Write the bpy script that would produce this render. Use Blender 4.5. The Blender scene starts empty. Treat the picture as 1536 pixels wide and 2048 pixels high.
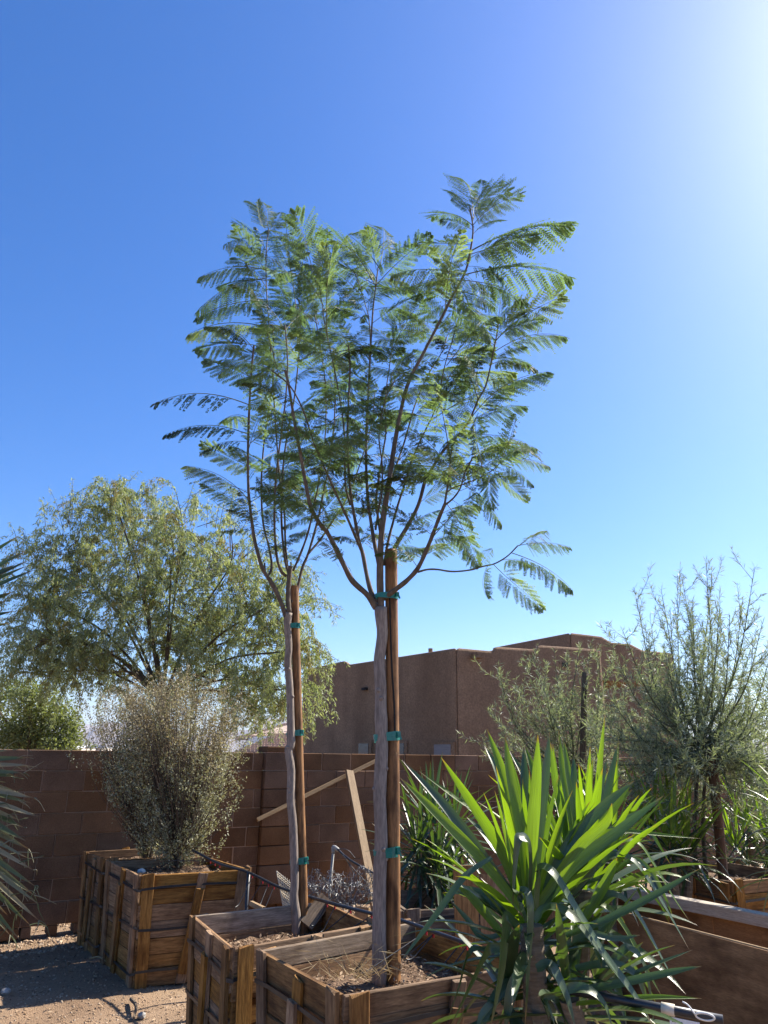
import bpy, math, random
import numpy as np
from mathutils import Matrix, Vector
rng = np.random.default_rng(7); random.seed(7)
S = bpy.context.scene
COL = S.collection
rad = math.radians

# ---------------------------------------------------------------- camera
FPX, CAMH = 1450.0, 1.70
PITCH, ROLL = math.atan((1508-1024)/FPX), rad(.76)
_R0 = np.array([1, 0, 0.]); _U0 = np.array([0, -math.sin(PITCH), math.cos(PITCH)])
CF = np.array([0, math.cos(PITCH), math.sin(PITCH)])
CR = math.cos(ROLL)*_R0 + math.sin(ROLL)*_U0
CU = -math.sin(ROLL)*_R0 + math.cos(ROLL)*_U0
CC = np.array([0, 0, CAMH])
cd = bpy.data.cameras.new('camera'); cam = bpy.data.objects.new('camera', cd); COL.objects.link(cam)
cd.sensor_fit = 'AUTO'; cd.sensor_width = 36; cd.lens = FPX/2048*36
cd.clip_start = .05; cd.clip_end = 30000
cam.matrix_world = Matrix(((CR[0], CU[0], -CF[0], 0), (CR[1], CU[1], -CF[1], 0), (CR[2], CU[2], -CF[2], CAMH), (0, 0, 0, 1)))
S.camera = cam

# ---------------------------------------------------------------- sky, sun, exposure
SUN_AZ, SUN_EL = rad(58.0), rad(43)
SUND = np.array([math.sin(SUN_AZ)*math.cos(SUN_EL), math.cos(SUN_AZ)*math.cos(SUN_EL), math.sin(SUN_EL)])
W = bpy.data.worlds.new('World'); S.world = W; W.use_nodes = True
wn = W.node_tree.nodes; wl = W.node_tree.links
bg = wn['Background']
sky = wn.new('ShaderNodeTexSky'); sky.sky_type = 'NISHITA'; sky.sun_disc = False
sky.sun_elevation = SUN_EL; sky.sun_rotation = SUN_AZ
sky.altitude = 300; sky.air_density = 1.0; sky.dust_density = 1.1; sky.ozone_density = 6.0
hs = wn.new('ShaderNodeHueSaturation'); hs.inputs['Saturation'].default_value = 1.28; hs.inputs['Hue'].default_value = .508
wl.new(sky.outputs[0], hs.inputs['Color']); wl.new(hs.outputs[0], bg.inputs['Color'])
bg.inputs['Strength'].default_value = .092
sl = bpy.data.lights.new('sun', 'SUN'); sl.energy = 5.0; sl.angle = rad(.53); sl.color = (1, .93, .82)
so = bpy.data.objects.new('sun', sl); COL.objects.link(so)
so.rotation_euler = Vector(-SUND).to_track_quat('-Z', 'Y').to_euler()
S.view_settings.view_transform = 'Standard'; S.view_settings.look = 'None'
S.view_settings.exposure = 1.3; S.view_settings.gamma = 1
S.cycles.max_bounces = 8; S.cycles.transparent_max_bounces = 8

# ---------------------------------------------------------------- helpers: picture measurements to world points
def ray(x, y): return CF + (x-768)/FPX*CR + (1024-y)/FPX*CU
def at(x, y, Y): d = ray(x, y); return CC + d*(Y/d[1])
def gz(x, y, z): d = ray(x, y); return CC + d*((z-CAMH)/d[2])
def nrm(v): v = np.asarray(v, float); return v/(np.linalg.norm(v, axis=-1, keepdims=True)+1e-12)

WM = {}
def add(name, me, parent=None, M=None, label=None, cat=None, group=None, kind=None, mat=None):
    o = bpy.data.objects.new(name, me); COL.objects.link(o)
    M = M if M is not None else Matrix.Identity(4)
    WM[o] = M
    if parent is not None:
        o.parent = parent; o.matrix_basis = WM[parent].inverted() @ M
    else: o.matrix_basis = M
    if mat is not None and me is not None and not me.materials: me.materials.append(mat)
    if label: o['label'] = label
    if cat: o['category'] = cat
    if group: o['group'] = group
    if kind: o['kind'] = kind
    return o
def thing(name, loc, label, cat, group=None):
    o = add(name, None, None, Matrix.Translation(Vector(loc)), label, cat, group); o.empty_display_size = .1
    return o
def frame(o, x, y, z):
    return Matrix(((x[0], y[0], z[0], o[0]), (x[1], y[1], z[1], o[1]), (x[2], y[2], z[2], o[2]), (0, 0, 0, 1)))
def basis(o, x, zhint):
    x = nrm(x); y = nrm(np.cross(zhint, x)); z = np.cross(x, y)
    return frame(o, x, y, z)

class MB:
    def __init__(s): s.v = []; s.f = []; s.n = 0; s.mi = []
    def raw(s, v, f, mi=0):
        v = np.asarray(v, float).reshape(-1, 3); s.v.append(v)
        for q in f: s.f.append(tuple(int(i)+s.n for i in q)); s.mi.append(mi)
        s.n += len(v)
    def box(s, c, d, x=(1, 0, 0), zh=(0, 0, 1), mi=0):
        x = nrm(x); y = nrm(np.cross(zh, x)); z = np.cross(x, y); c = np.asarray(c, float)
        P = [c+x*d[0]/2*a+y*d[1]/2*b+z*d[2]/2*e for a in (-1, 1) for b in (-1, 1) for e in (-1, 1)]
        s.raw(P, [(0, 1, 3, 2), (4, 6, 7, 5), (0, 4, 5, 1), (2, 3, 7, 6), (0, 2, 6, 4), (1, 5, 7, 3)], mi)
    def prism(s, poly, dv, mi=0):
        n = len(poly); P = np.array(poly, float); Q = P+np.asarray(dv)
        s.raw(np.vstack([P, Q]), [tuple(range(n))[::-1], tuple(range(n, 2*n))]+[(i, (i+1) % n, n+(i+1) % n, n+i) for i in range(n)], mi)
    def tube(s, path, r, k=8, cap=True, mi=0, wob=0):
        P = np.asarray(path, float); n = len(P); r = np.broadcast_to(np.asarray(r, float), (n,)) if np.ndim(r) < 2 else r
        T = nrm(np.gradient(P, axis=0)); a = np.array([0, 0, 1.]) if abs(T[0][2]) < .9 else np.array([1., 0, 0])
        u = nrm(np.cross(a, T[0])); V = []
        for i in range(n):
            u = nrm(u-T[i]*(u@T[i])); w = np.cross(T[i], u)
            for j in range(k):
                t = 2*math.pi*j/k; rr = r[i]*(1+(wob*(rng.random()-.5) if wob else 0))
                V.append(P[i]+(u*math.cos(t)+w*math.sin(t))*rr)
        F = [(i*k+j, i*k+(j+1) % k, (i+1)*k+(j+1) % k, (i+1)*k+j) for i in range(n-1) for j in range(k)]
        if cap: F += [tuple(range(k))[::-1], tuple(range((n-1)*k, n*k))]
        s.raw(V, F, mi)
    def mesh(s, name, mats=None, smooth=False):
        me = bpy.data.meshes.new(name)
        me.from_pydata(np.vstack(s.v) if s.v else [], [], s.f)
        for m in (mats or []): me.materials.append(m)
        if any(s.mi): me.polygons.foreach_set('material_index', s.mi)
        if smooth: me.polygons.foreach_set('use_smooth', [True]*len(me.polygons))
        me.update(); return me

def quadmesh(name, V, mat=None, smooth=False):
    """V: (n,4,3) loose quads"""
    V = np.asarray(V, np.float32); n = len(V)
    me = bpy.data.meshes.new(name)
    me.vertices.add(n*4); me.vertices.foreach_set('co', V.ravel())
    me.loops.add(n*4); me.loops.foreach_set('vertex_index', np.arange(n*4, dtype=np.int32))
    me.polygons.add(n); me.polygons.foreach_set('loop_start', np.arange(0, n*4, 4, dtype=np.int32))
    me.update(calc_edges=True); me.validate()
    if mat is not None: me.materials.append(mat)
    return me
def leafquads(P, D, Nn, L, Wd, wide=.45):
    """diamond leaves: base P, direction D, facing Nn"""
    D = nrm(D); Sd = nrm(np.cross(D, Nn)); L = np.asarray(L).reshape(-1, 1); Wd = np.asarray(Wd).reshape(-1, 1)
    fold = nrm(np.cross(Sd, D))*Wd*.12
    return np.stack([P, P+D*L*wide+Sd*Wd/2+fold, P+D*L, P+D*L*wide-Sd*Wd/2+fold], 1)
def rvec(n): return nrm(rng.normal(size=(n, 3)))
def catmull(pts, m=6):
    P = np.asarray(pts, float)
    if len(P) < 3: t = np.linspace(0, 1, m+1)[:, None]; return P[0]*(1-t)+P[-1]*t
    Q = np.vstack([2*P[0]-P[1], P, 2*P[-1]-P[-2]]); out = []
    for i in range(1, len(Q)-2):
        a, b, c, d = Q[i-1:i+3]
        for t in np.linspace(0, 1, m, endpoint=False):
            out.append(.5*((2*b)+(c-a)*t+(2*a-5*b+4*c-d)*t*t+(3*b-a-3*c+d)*t**3))
    out.append(P[-1]); return np.array(out)

# ---------------------------------------------------------------- materials
def newmat(name):
    m = bpy.data.materials.new(name); m.use_nodes = True; nt = m.node_tree
    return m, nt, nt.nodes['Principled BSDF'], nt.nodes, nt.links
def ramp(nd, stops):
    r = nd.new('ShaderNodeValToRGB'); e = r.color_ramp.elements
    while len(e) < len(stops): e.new(.5)
    for i, (p, c) in enumerate(stops): e[i].position = p; e[i].color = (*c, 1)
    return r
def coords(nd, lk, kind, scale):
    mp = nd.new('ShaderNodeMapping'); mp.inputs['Scale'].default_value = scale
    if kind == 'pos': g = nd.new('ShaderNodeNewGeometry'); lk.new(g.outputs['Position'], mp.inputs[0])
    else:
        t = nd.new('ShaderNodeTexCoord'); oi = nd.new('ShaderNodeObjectInfo')
        ad = nd.new('ShaderNodeVectorMath'); ad.operation = 'ADD'
        mu = nd.new('ShaderNodeMath'); mu.operation = 'MULTIPLY'; mu.inputs[1].default_value = 37
        lk.new(oi.outputs['Random'], mu.inputs[0]); lk.new(t.outputs['Object'], ad.inputs[0]); lk.new(mu.outputs[0], ad.inputs[1])
        lk.new(ad.outputs[0], mp.inputs[0])
    return mp
def surf(name, c1, c2, scale=20, stretch=(1, 1, 1), coord='obj', rough=.85, bump=.3, dist=.004, detail=6, c3=None, fine=0, vary=.0, lo=.3, hi=.7, spec=.3, stain=None):
    m, nt, b, nd, lk = newmat(name)
    mp = coords(nd, lk, coord, stretch)
    nz = nd.new('ShaderNodeTexNoise'); nz.inputs['Scale'].default_value = scale; nz.inputs['Detail'].default_value = detail; nz.inputs['Roughness'].default_value = .62
    lk.new(mp.outputs[0], nz.inputs['Vector'])
    r = ramp(nd, [(lo, c1), (hi, c2)] if c3 is None else [(lo, c1), ((lo+hi)/2, c2), (hi, c3)])
    lk.new(nz.outputs[0], r.inputs[0]); out = r.outputs[0]
    if fine:
        n2 = nd.new('ShaderNodeTexNoise'); n2.inputs['Scale'].default_value = fine; n2.inputs['Detail'].default_value = 3; lk.new(mp.outputs[0], n2.inputs['Vector'])
        mr = nd.new('ShaderNodeMapRange'); mr.inputs[1].default_value = .3; mr.inputs[2].default_value = .7; mr.inputs[3].default_value = .72; mr.inputs[4].default_value = 1.22; lk.new(n2.outputs[0], mr.inputs[0])
        mx = nd.new('ShaderNodeMix'); mx.data_type = 'RGBA'; mx.blend_type = 'MULTIPLY'; mx.inputs[0].default_value = 1
        lk.new(out, mx.inputs[6]); lk.new(mr.outputs[0], mx.inputs[7]); out = mx.outputs[2]
    if stain:
        n3 = nd.new('ShaderNodeTexNoise'); n3.inputs['Scale'].default_value = stain[0]; n3.inputs['Detail'].default_value = 5
        g = nd.new('ShaderNodeNewGeometry'); m3 = nd.new('ShaderNodeMapping'); m3.inputs['Scale'].default_value = stain[2]; lk.new(g.outputs['Position'], m3.inputs[0]); lk.new(m3.outputs[0], n3.inputs['Vector'])
        rr = ramp(nd, [(.45, (1, 1, 1)), (.68, stain[1])]); lk.new(n3.outputs[0], rr.inputs[0])
        mx = nd.new('ShaderNodeMix'); mx.data_type = 'RGBA'; mx.blend_type = 'MULTIPLY'; mx.inputs[0].default_value = 1
        lk.new(out, mx.inputs[6]); lk.new(rr.outputs[0], mx.inputs[7]); out = mx.outputs[2]
    if vary:
        oi = nd.new('ShaderNodeObjectInfo'); mr = nd.new('ShaderNodeMapRange'); mr.inputs[3].default_value = 1-vary; mr.inputs[4].default_value = 1+vary
        lk.new(oi.outputs['Random'], mr.inputs[0])
        h = nd.new('ShaderNodeHueSaturation'); lk.new(mr.outputs[0], h.inputs['Value']); lk.new(out, h.inputs['Color']); out = h.outputs[0]
        ma = nd.new('ShaderNodeMath'); ma.operation = 'MULTIPLY'; ma.inputs[1].default_value = 17.3; fr = nd.new('ShaderNodeMath'); fr.operation = 'FRACT'
        lk.new(oi.outputs['Random'], ma.inputs[0]); lk.new(ma.outputs[0], fr.inputs[0])
        m4 = nd.new('ShaderNodeMapRange'); m4.inputs[3].default_value = 1-vary; m4.inputs[4].default_value = 1+vary*.6; lk.new(fr.outputs[0], m4.inputs[0]); lk.new(m4.outputs[0], h.inputs['Saturation'])
    lk.new(out, b.inputs['Base Color'])
    b.inputs['Roughness'].default_value = rough; b.inputs['Specular IOR Level'].default_value = spec
    if bump:
        bp = nd.new('ShaderNodeBump'); bp.inputs['Strength'].default_value = bump; bp.inputs['Distance'].default_value = dist
        src = nz
        if fine: src = n2
        lk.new(src.outputs[0], bp.inputs['Height']); lk.new(bp.outputs[0], b.inputs['Normal'])
    return m
def leafmat(name, cols, trans, fac=.4, rough=.45, spec=.4, stripe=0, byobj=False):
    m, nt, b, nd, lk = newmat(name)
    g = nd.new('ShaderNodeNewGeometry'); oi = nd.new('ShaderNodeObjectInfo')
    k = len(cols); r = ramp(nd, [(i/(k-1), c) for i, c in enumerate(cols)])
    if byobj:
        mx = nd.new('ShaderNodeMath'); mx.operation = 'MULTIPLY_ADD'; mx.inputs[1].default_value = .3
        lk.new(g.outputs['Random Per Island'], mx.inputs[0])
        m2 = nd.new('ShaderNodeMath'); m2.operation = 'MULTIPLY'; m2.inputs[1].default_value = .75; lk.new(oi.outputs['Random'], m2.inputs[0]); lk.new(m2.outputs[0], mx.inputs[2])
        lk.new(mx.outputs[0], r.inputs[0])
    else: lk.new(g.outputs['Random Per Island'], r.inputs[0])
    col = r.outputs[0]
    if stripe:
        t = nd.new('ShaderNodeTexCoord'); mp = nd.new('ShaderNodeMapping'); mp.inputs['Scale'].default_value = (1.5, stripe, 1); lk.new(t.outputs['UV'], mp.inputs[0])
        nz = nd.new('ShaderNodeTexNoise'); nz.inputs['Scale'].default_value = 3; nz.inputs['Detail'].default_value = 4; lk.new(mp.outputs[0], nz.inputs['Vector'])
        mr = nd.new('ShaderNodeMapRange'); mr.inputs[1].default_value = .3; mr.inputs[2].default_value = .7; mr.inputs[3].default_value = .7; mr.inputs[4].default_value = 1.25; lk.new(nz.outputs[0], mr.inputs[0])
        mx = nd.new('ShaderNodeMix'); mx.data_type = 'RGBA'; mx.blend_type = 'MULTIPLY'; mx.inputs[0].default_value = 1
        lk.new(col, mx.inputs[6]); lk.new(mr.outputs[0], mx.inputs[7]); col = mx.outputs[2]
    if stripe:
        sx = nd.new('ShaderNodeSeparateXYZ'); lk.new(t.outputs['UV'], sx.inputs[0]); ad = nd.new('ShaderNodeMath'); ad.operation = 'MULTIPLY_ADD'; ad.inputs[1].default_value = .10; lk.new(nz.outputs[0], ad.inputs[0]); lk.new(sx.outputs[0], ad.inputs[2])
        tp_ = nd.new('ShaderNodeMapRange'); tp_.inputs[1].default_value = .975; tp_.inputs[2].default_value = 1.03; lk.new(ad.outputs[0], tp_.inputs[0])
        mt = nd.new('ShaderNodeMix'); mt.data_type = 'RGBA'; mt.inputs[7].default_value = (.20, .12, .055, 1); lk.new(tp_.outputs[0], mt.inputs[0]); lk.new(col, mt.inputs[6]); col = mt.outputs[2]
        bp = nd.new('ShaderNodeBump'); bp.inputs['Strength'].default_value = .35; bp.inputs['Distance'].default_value = .002; lk.new(nz.outputs[0], bp.inputs['Height']); lk.new(bp.outputs[0], b.inputs['Normal'])
    lk.new(col, b.inputs['Base Color']); b.inputs['Roughness'].default_value = rough; b.inputs['Specular IOR Level'].default_value = spec
    tr = nd.new('ShaderNodeBsdfTranslucent')
    tm = nd.new('ShaderNodeMix'); tm.data_type = 'RGBA'; tm.blend_type = 'MULTIPLY'; tm.inputs[0].default_value = 1; tm.inputs[7].default_value = (*trans, 1)
    lk.new(col, tm.inputs[6]); lk.new(tm.outputs[2], tr.inputs['Color'])
    mix = nd.new('ShaderNodeMixShader'); mix.inputs[0].default_value = fac
    lk.new(b.outputs[0], mix.inputs[1]); lk.new(tr.outputs[0], mix.inputs[2]); lk.new(mix.outputs[0], nd['Material Output'].inputs['Surface'])
    return m

M_block = surf('block_concrete', (.12, .065, .033), (.19, .103, .054), 3, coord='pos', rough=.95, bump=.7, dist=.004, fine=120, vary=.17, stain=(1.7, (.62, .58, .55), (1, 1, 1)))
M_mortar = surf('mortar', (.24, .155, .10), (.32, .215, .145), 30, coord='pos', rough=1, bump=.3)  # joints lightened in colour to stand for block edges catching sun
M_stucco = surf('brown_stucco', (.20, .127, .075), (.275, .177, .105), 1.2, coord='pos', rough=.95, bump=.5, dist=.02, fine=22, stain=(.9, (.72, .7, .68), (1, 1, .15)))
M_wood = surf('crate_wood', (.115, .052, .017), (.38, .21, .078), 5, (1.2, 14, 14), 'obj', .8, .45, .003, 8, fine=26, vary=.25, stain=(5, (.55, .5, .45), (1, 1, 1)))
M_woodgrey = surf('weathered_wood', (.13, .09, .06), (.33, .25, .175), 5, (1.1, 16, 16), 'obj', .85, .5, .003, 8, fine=28, vary=.18, stain=(6, (.6, .55, .5), (1, 1, 1)))
M_rail = surf('sunlit_rail', (.34, .28, .21), (.52, .45, .36), 5, (1.1, 16, 16), 'obj', .8, .4, .002, 7, fine=28)  # rail wood lightened to paint in the sun on its top
M_lumber = surf('pale_lumber', (.23, .145, .07), (.37, .25, .13), 4, (1, 12, 12), 'obj', .75, .3, .002, 6, fine=30, vary=.08)
M_ply = surf('plywood', (.19, .10, .042), (.37, .212, .097), 2.2, (1, 4, 9), 'obj', .7, .3, .002, 8, fine=40, stain=(3.5, (.42, .38, .34), (1, 1, 1.6)))
M_stake = surf('stake_wood', (.15, .07, .026), (.34, .17, .066), 5, (9, 9, .7), 'obj', .65, .4, .003, 7, fine=24, stain=(16, (.38, .33, .3), (1, 1, .45)))
M_stakedk = surf('shaded_stake_wood', (.075, .04, .022), (.16, .085, .045), 5, (9, 9, .7), 'obj', .8, .3, .002, 7, fine=24)  # stake wood darkened in place of the shrub's shade on it
M_strap = surf('black_strap', (.012, .012, .014), (.03, .03, .032), 30, coord='pos', rough=.45, bump=0, spec=.5)
M_soil = surf('potting_soil', (.07, .042, .025), (.21, .135, .085), 18, coord='pos', rough=1, bump=.9, dist=.02, fine=90)
M_mulch = leafmat('mulch', [(.06, .035, .02), (.22, .14, .09), (.42, .31, .21), (.12, .07, .04)], (1, .8, .6), .1, .9, .1)
M_straw = leafmat('dry_straw', [(.32, .235, .12), (.42, .33, .19), (.24, .17, .09)], (1, .9, .7), .25, .7, .2)
M_ground = surf('desert_ground', (.20, .128, .077), (.37, .262, .168), 2.2, coord='pos', rough=1, bump=.8, dist=.02, detail=9, fine=110, stain=(1.1, (.78, .72, .68), (1, 1, 1)))
M_gravel = leafmat('gravel', [(.15, .095, .058), (.32, .225, .145), (.46, .36, .26), (.22, .14, .085), (.38, .27, .18)], (1, 1, 1), .0, .9, .2)
M_barkj = surf('smooth_bark', (.165, .128, .105), (.335, .27, .22), 9, (3, 3, .6), 'obj', .8, .5, .004, 8, fine=40)
M_limb = surf('silhouette_limb_bark', (.085, .065, .048), (.18, .14, .105), 9, (3, 3, .6), 'obj', .85, .5, .004, 8, fine=40)  # bark darkened so the limbs read as backlit silhouettes
M_twig = surf('young_bark', (.075, .06, .04), (.14, .115, .075), 30, (1, 1, 1), 'pos', .7, .2)
M_bark2 = surf('rough_bark', (.06, .045, .033), (.15, .115, .08), 22, (2, 2, .5), 'pos', .95, .8, .01)
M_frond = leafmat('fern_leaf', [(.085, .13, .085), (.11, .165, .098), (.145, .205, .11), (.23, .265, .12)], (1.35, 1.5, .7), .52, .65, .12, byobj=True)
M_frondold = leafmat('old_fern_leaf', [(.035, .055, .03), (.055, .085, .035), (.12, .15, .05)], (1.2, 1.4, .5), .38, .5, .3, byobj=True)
M_rachis = surf('leaf_stalk', (.10, .11, .04), (.16, .16, .06), 20, coord='pos', rough=.6, bump=0)
M_acacia = leafmat('acacia_leaf', [(.15, .185, .10), (.255, .295, .165), (.37, .395, .235), (.19, .225, .13)], (1.3, 1.35, .6), .45, .5, .35)
M_pods = leafmat('yellow_pods', [(.22, .21, .085), (.31, .28, .115), (.18, .19, .08)], (1.2, 1.1, .5), .35, .6, .25)
M_green = leafmat('mesquite_leaf', [(.12, .14, .06), (.19, .215, .095), (.27, .29, .135)], (1.2, 1.3, .5), .4, .55, .3)
M_silver = leafmat('silver_leaf', [(.15, .155, .08), (.29, .295, .175), (.48, .475, .34), (.18, .185, .095)], (1.1, 1.05, .6), .3, .5, .3)
M_silverdry = leafmat('brown_silver_leaf', [(.13, .11, .06), (.26, .225, .145), (.42, .38, .275), (.12, .10, .052)], (1.1, 1., .6), .3, .5, .3)
M_pv = leafmat('needle_leaf', [(.15, .19, .125), (.245, .28, .195), (.37, .395, .29), (.185, .215, .155)], (1.2, 1.3, .6), .35, .5, .35)
M_pvstem = surf('green_stem', (.06, .075, .045), (.12, .125, .075), 20, coord='pos', rough=.7, bump=.2)
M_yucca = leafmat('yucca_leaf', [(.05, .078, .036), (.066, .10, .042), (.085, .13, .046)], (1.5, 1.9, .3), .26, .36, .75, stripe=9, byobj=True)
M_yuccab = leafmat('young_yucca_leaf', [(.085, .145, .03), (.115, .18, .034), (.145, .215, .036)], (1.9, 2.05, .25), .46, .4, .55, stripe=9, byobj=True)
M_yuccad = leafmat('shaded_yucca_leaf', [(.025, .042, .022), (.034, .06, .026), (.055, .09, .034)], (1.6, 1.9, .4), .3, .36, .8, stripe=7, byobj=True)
M_yuccastem = surf('yucca_stem', (.10, .075, .05), (.22, .17, .12), 14, (1, 1, 6), 'pos', .95, .8, .01)
M_palm = leafmat('fan_palm_leaf', [(.04, .065, .035), (.055, .085, .04), (.075, .105, .05)], (1.3, 1.5, .6), .3, .4, .5, stripe=8, byobj=True)
M_palmdry = leafmat('dry_palm_leaf', [(.07, .10, .045), (.30, .26, .16), (.13, .15, .07), (.09, .12, .05), (.38, .32, .21)], (1.1, 1., .7), .3, .55, .35, stripe=8, byobj=True)
M_tie = surf('green_tie_tape', (.0, .14, .115), (.01, .20, .165), 30, coord='pos', rough=.3, bump=.2, spec=.6)
M_hose = surf('black_poly_pipe', (.015, .015, .018), (.03, .03, .034), 30, coord='pos', rough=.38, bump=0, spec=.5)
M_red = surf('red_fitting', (.35, .02, .025), (.45, .03, .035), 30, coord='pos', rough=.4, bump=0)
M_pvc = surf('grey_pvc', (.24, .225, .20), (.36, .34, .31), 15, coord='pos', rough=.45, bump=0)
M_white = surf('white_plastic', (.70, .68, .62), (.80, .78, .72), 15, coord='pos', rough=.4, bump=0)
M_wire = surf('galvanised_wire', (.10, .10, .105), (.20, .20, .205), 40, coord='pos', rough=.4, bump=0, spec=.6)
M_net = surf('cream_netting', (.55, .48, .36), (.68, .60, .46), 40, coord='pos', rough=.7, bump=0)
M_roof = surf('clay_tile', (.42, .30, .235), (.58, .44, .35), 6, coord='pos', rough=.9, bump=.2, fine=20)
M_greyroof = surf('grey_roof_and_shade', (.13, .14, .18), (.18, .19, .23), 3, coord='pos', rough=.9, bump=0, spec=.1)  # grey roof colour; on side_roof it stands for a slope in shade
M_glass = surf('dark_glass', (.012, .016, .03), (.02, .026, .045), 3, coord='pos', rough=.08, bump=0, spec=.8)
M_shade = surf('window_blind', (.16, .15, .15), (.22, .21, .21), 3, (1, 1, 20), 'pos', .6, .1)
M_dark = surf('dark_opening', (.02, .018, .016), (.03, .027, .025), 10, coord='pos', rough=.9, bump=0)
M_hill = surf('desert_hill_rock', (.17, .145, .14), (.24, .205, .195), .004, coord='pos', rough=1, bump=0)
M_cream = surf('far_stucco', (.55, .50, .43), (.68, .62, .54), .5, coord='pos', rough=.9, bump=0)
M_tag = surf('white_tag', (.68, .68, .66), (.78, .78, .76), 15, coord='pos', rough=.5, bump=0)
M_ink = surf('tag_ink', (.05, .05, .06), (.09, .09, .1), 15, coord='pos', rough=.7, bump=0)
# ================================================================ SETTING: ground, hills
_g = rng.random((64, 64))
def vnoise(x, y):
    x = np.asarray(x, float); y = np.asarray(y, float); xi = np.floor(x).astype(int); yi = np.floor(y).astype(int); fx = x-xi; fy = y-yi
    fx = fx*fx*(3-2*fx); fy = fy*fy*(3-2*fy); G = lambda a, b: _g[a % 64, b % 64]
    return (G(xi, yi)*(1-fx)+G(xi+1, yi)*fx)*(1-fy)+(G(xi, yi+1)*(1-fx)+G(xi+1, yi+1)*fx)*fy
def gh(x, y):
    near = np.clip(1.4-np.hypot(x, y)/12, 0, 1)
    return near*(.05*(vnoise(x*.9, y*.9)-.5)+.022*(vnoise(x*4, y*4)-.5)+.012*(vnoise(x*11, y*11)-.5))
def axis(lo, hi, step, far):
    a = np.arange(lo, hi+1e-6, step); k = []; d = step; t = hi
    while t < far: d *= 1.5; t += d; k.append(t)
    m = []; d = step; t = lo
    while t > -far: d *= 1.5; t -= d; m.append(t)
    return np.concatenate([m[::-1], a, k])
gx = axis(-5, 4, .06, 12000); gy = axis(2, 9, .06, 16000)
gx = np.clip(gx, -15000, 15000); gy = np.clip(gy, -15000, 15000); gx = np.unique(gx); gy = np.unique(gy)
X, Y = np.meshgrid(gx, gy, indexing='ij'); Z = gh(X, Y)
nx, ny = X.shape; idx = np.arange(nx*ny).reshape(nx, ny)
me = bpy.data.meshes.new('ground')
me.from_pydata(np.stack([X, Y, Z], -1).reshape(-1, 3), [], np.stack([idx[:-1, :-1], idx[1:, :-1], idx[1:, 1:], idx[:-1, 1:]], -1).reshape(-1, 4))
me.polygons.foreach_set('use_smooth', [True]*len(me.polygons))
add('ground', me, kind='structure', mat=M_ground)

def pebbles(name, P, r, label, mat, flat=.6):
    n = len(P); base = np.array([[1, 0, 0], [-1, 0, 0], [0, 1, 0], [0, -1, 0], [0, 0, 1], [0, 0, -1.]])
    V = base[None]*(.6+.8*rng.random((n, 6, 1))); V = V*np.array([1, 1, flat])
    a = rng.random(n)*6.28; c, s = np.cos(a)[:, None], np.sin(a)[:, None]
    V = np.stack([V[..., 0]*c-V[..., 1]*s, V[..., 0]*s+V[..., 1]*c, V[..., 2]], -1)
    tl = (rng.random((n, 1))-.5)*1.0
    V = np.stack([V[..., 0], V[..., 1]*np.cos(tl)-V[..., 2]*np.sin(tl), V[..., 1]*np.sin(tl)+V[..., 2]*np.cos(tl)], -1)
    V = V*np.asarray(r).reshape(-1, 1, 1)+P[:, None, :]
    F = np.array([[0, 2, 4], [2, 1, 4], [1, 3, 4], [3, 0, 4], [2, 0, 5], [1, 2, 5], [3, 1, 5], [0, 3, 5]])
    F = (F[None]+np.arange(n)[:, None, None]*6).reshape(-1, 3)
    me = bpy.data.meshes.new(name); me.from_pydata(V.reshape(-1, 3), [], F)
    return me
WD = np.array([.857, .515]); WN = np.array([.515, -.857]); W0 = np.array([-.3, 9.6])   # block wall line, face normal, origin
n = 30000
P = np.stack([rng.uniform(-4.6, -.2, n), rng.uniform(4.4, 10.2, n)], -1)
dw = (P-W0)@WN
keep = (dw > .02) & ((rng.random(n) < .30) | (dw < .6))
P = P[keep]; dw = dw[keep]
r = rng.uniform(.005, .011, len(P))*(1+1.0*(dw < .6)*rng.random(len(P))); big = rng.random(len(P)) < .012; r[big] *= 2.4
PP = np.column_stack([P, gh(P[:, 0], P[:, 1])+r*.25])
add('gravel', pebbles('gravel', PP, r, '', M_gravel), label='loose tan gravel covering the ground beside the crates', cat='gravel', kind='stuff', mat=M_gravel)
n = 6000
P = np.stack([rng.uniform(-4.5, 0, n), rng.uniform(8, 11, n)], -1); P = P[(P-W0)@WN < -.25]
r = rng.uniform(.008, .02, len(P))
add('gravel', pebbles('gravel', np.column_stack([P, gh(P[:, 0], P[:, 1])+r*.3]), r, '', M_gravel), label='sunlit gravel behind the block wall seen through its drain holes', cat='gravel', kind='stuff', mat=M_gravel)

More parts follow.
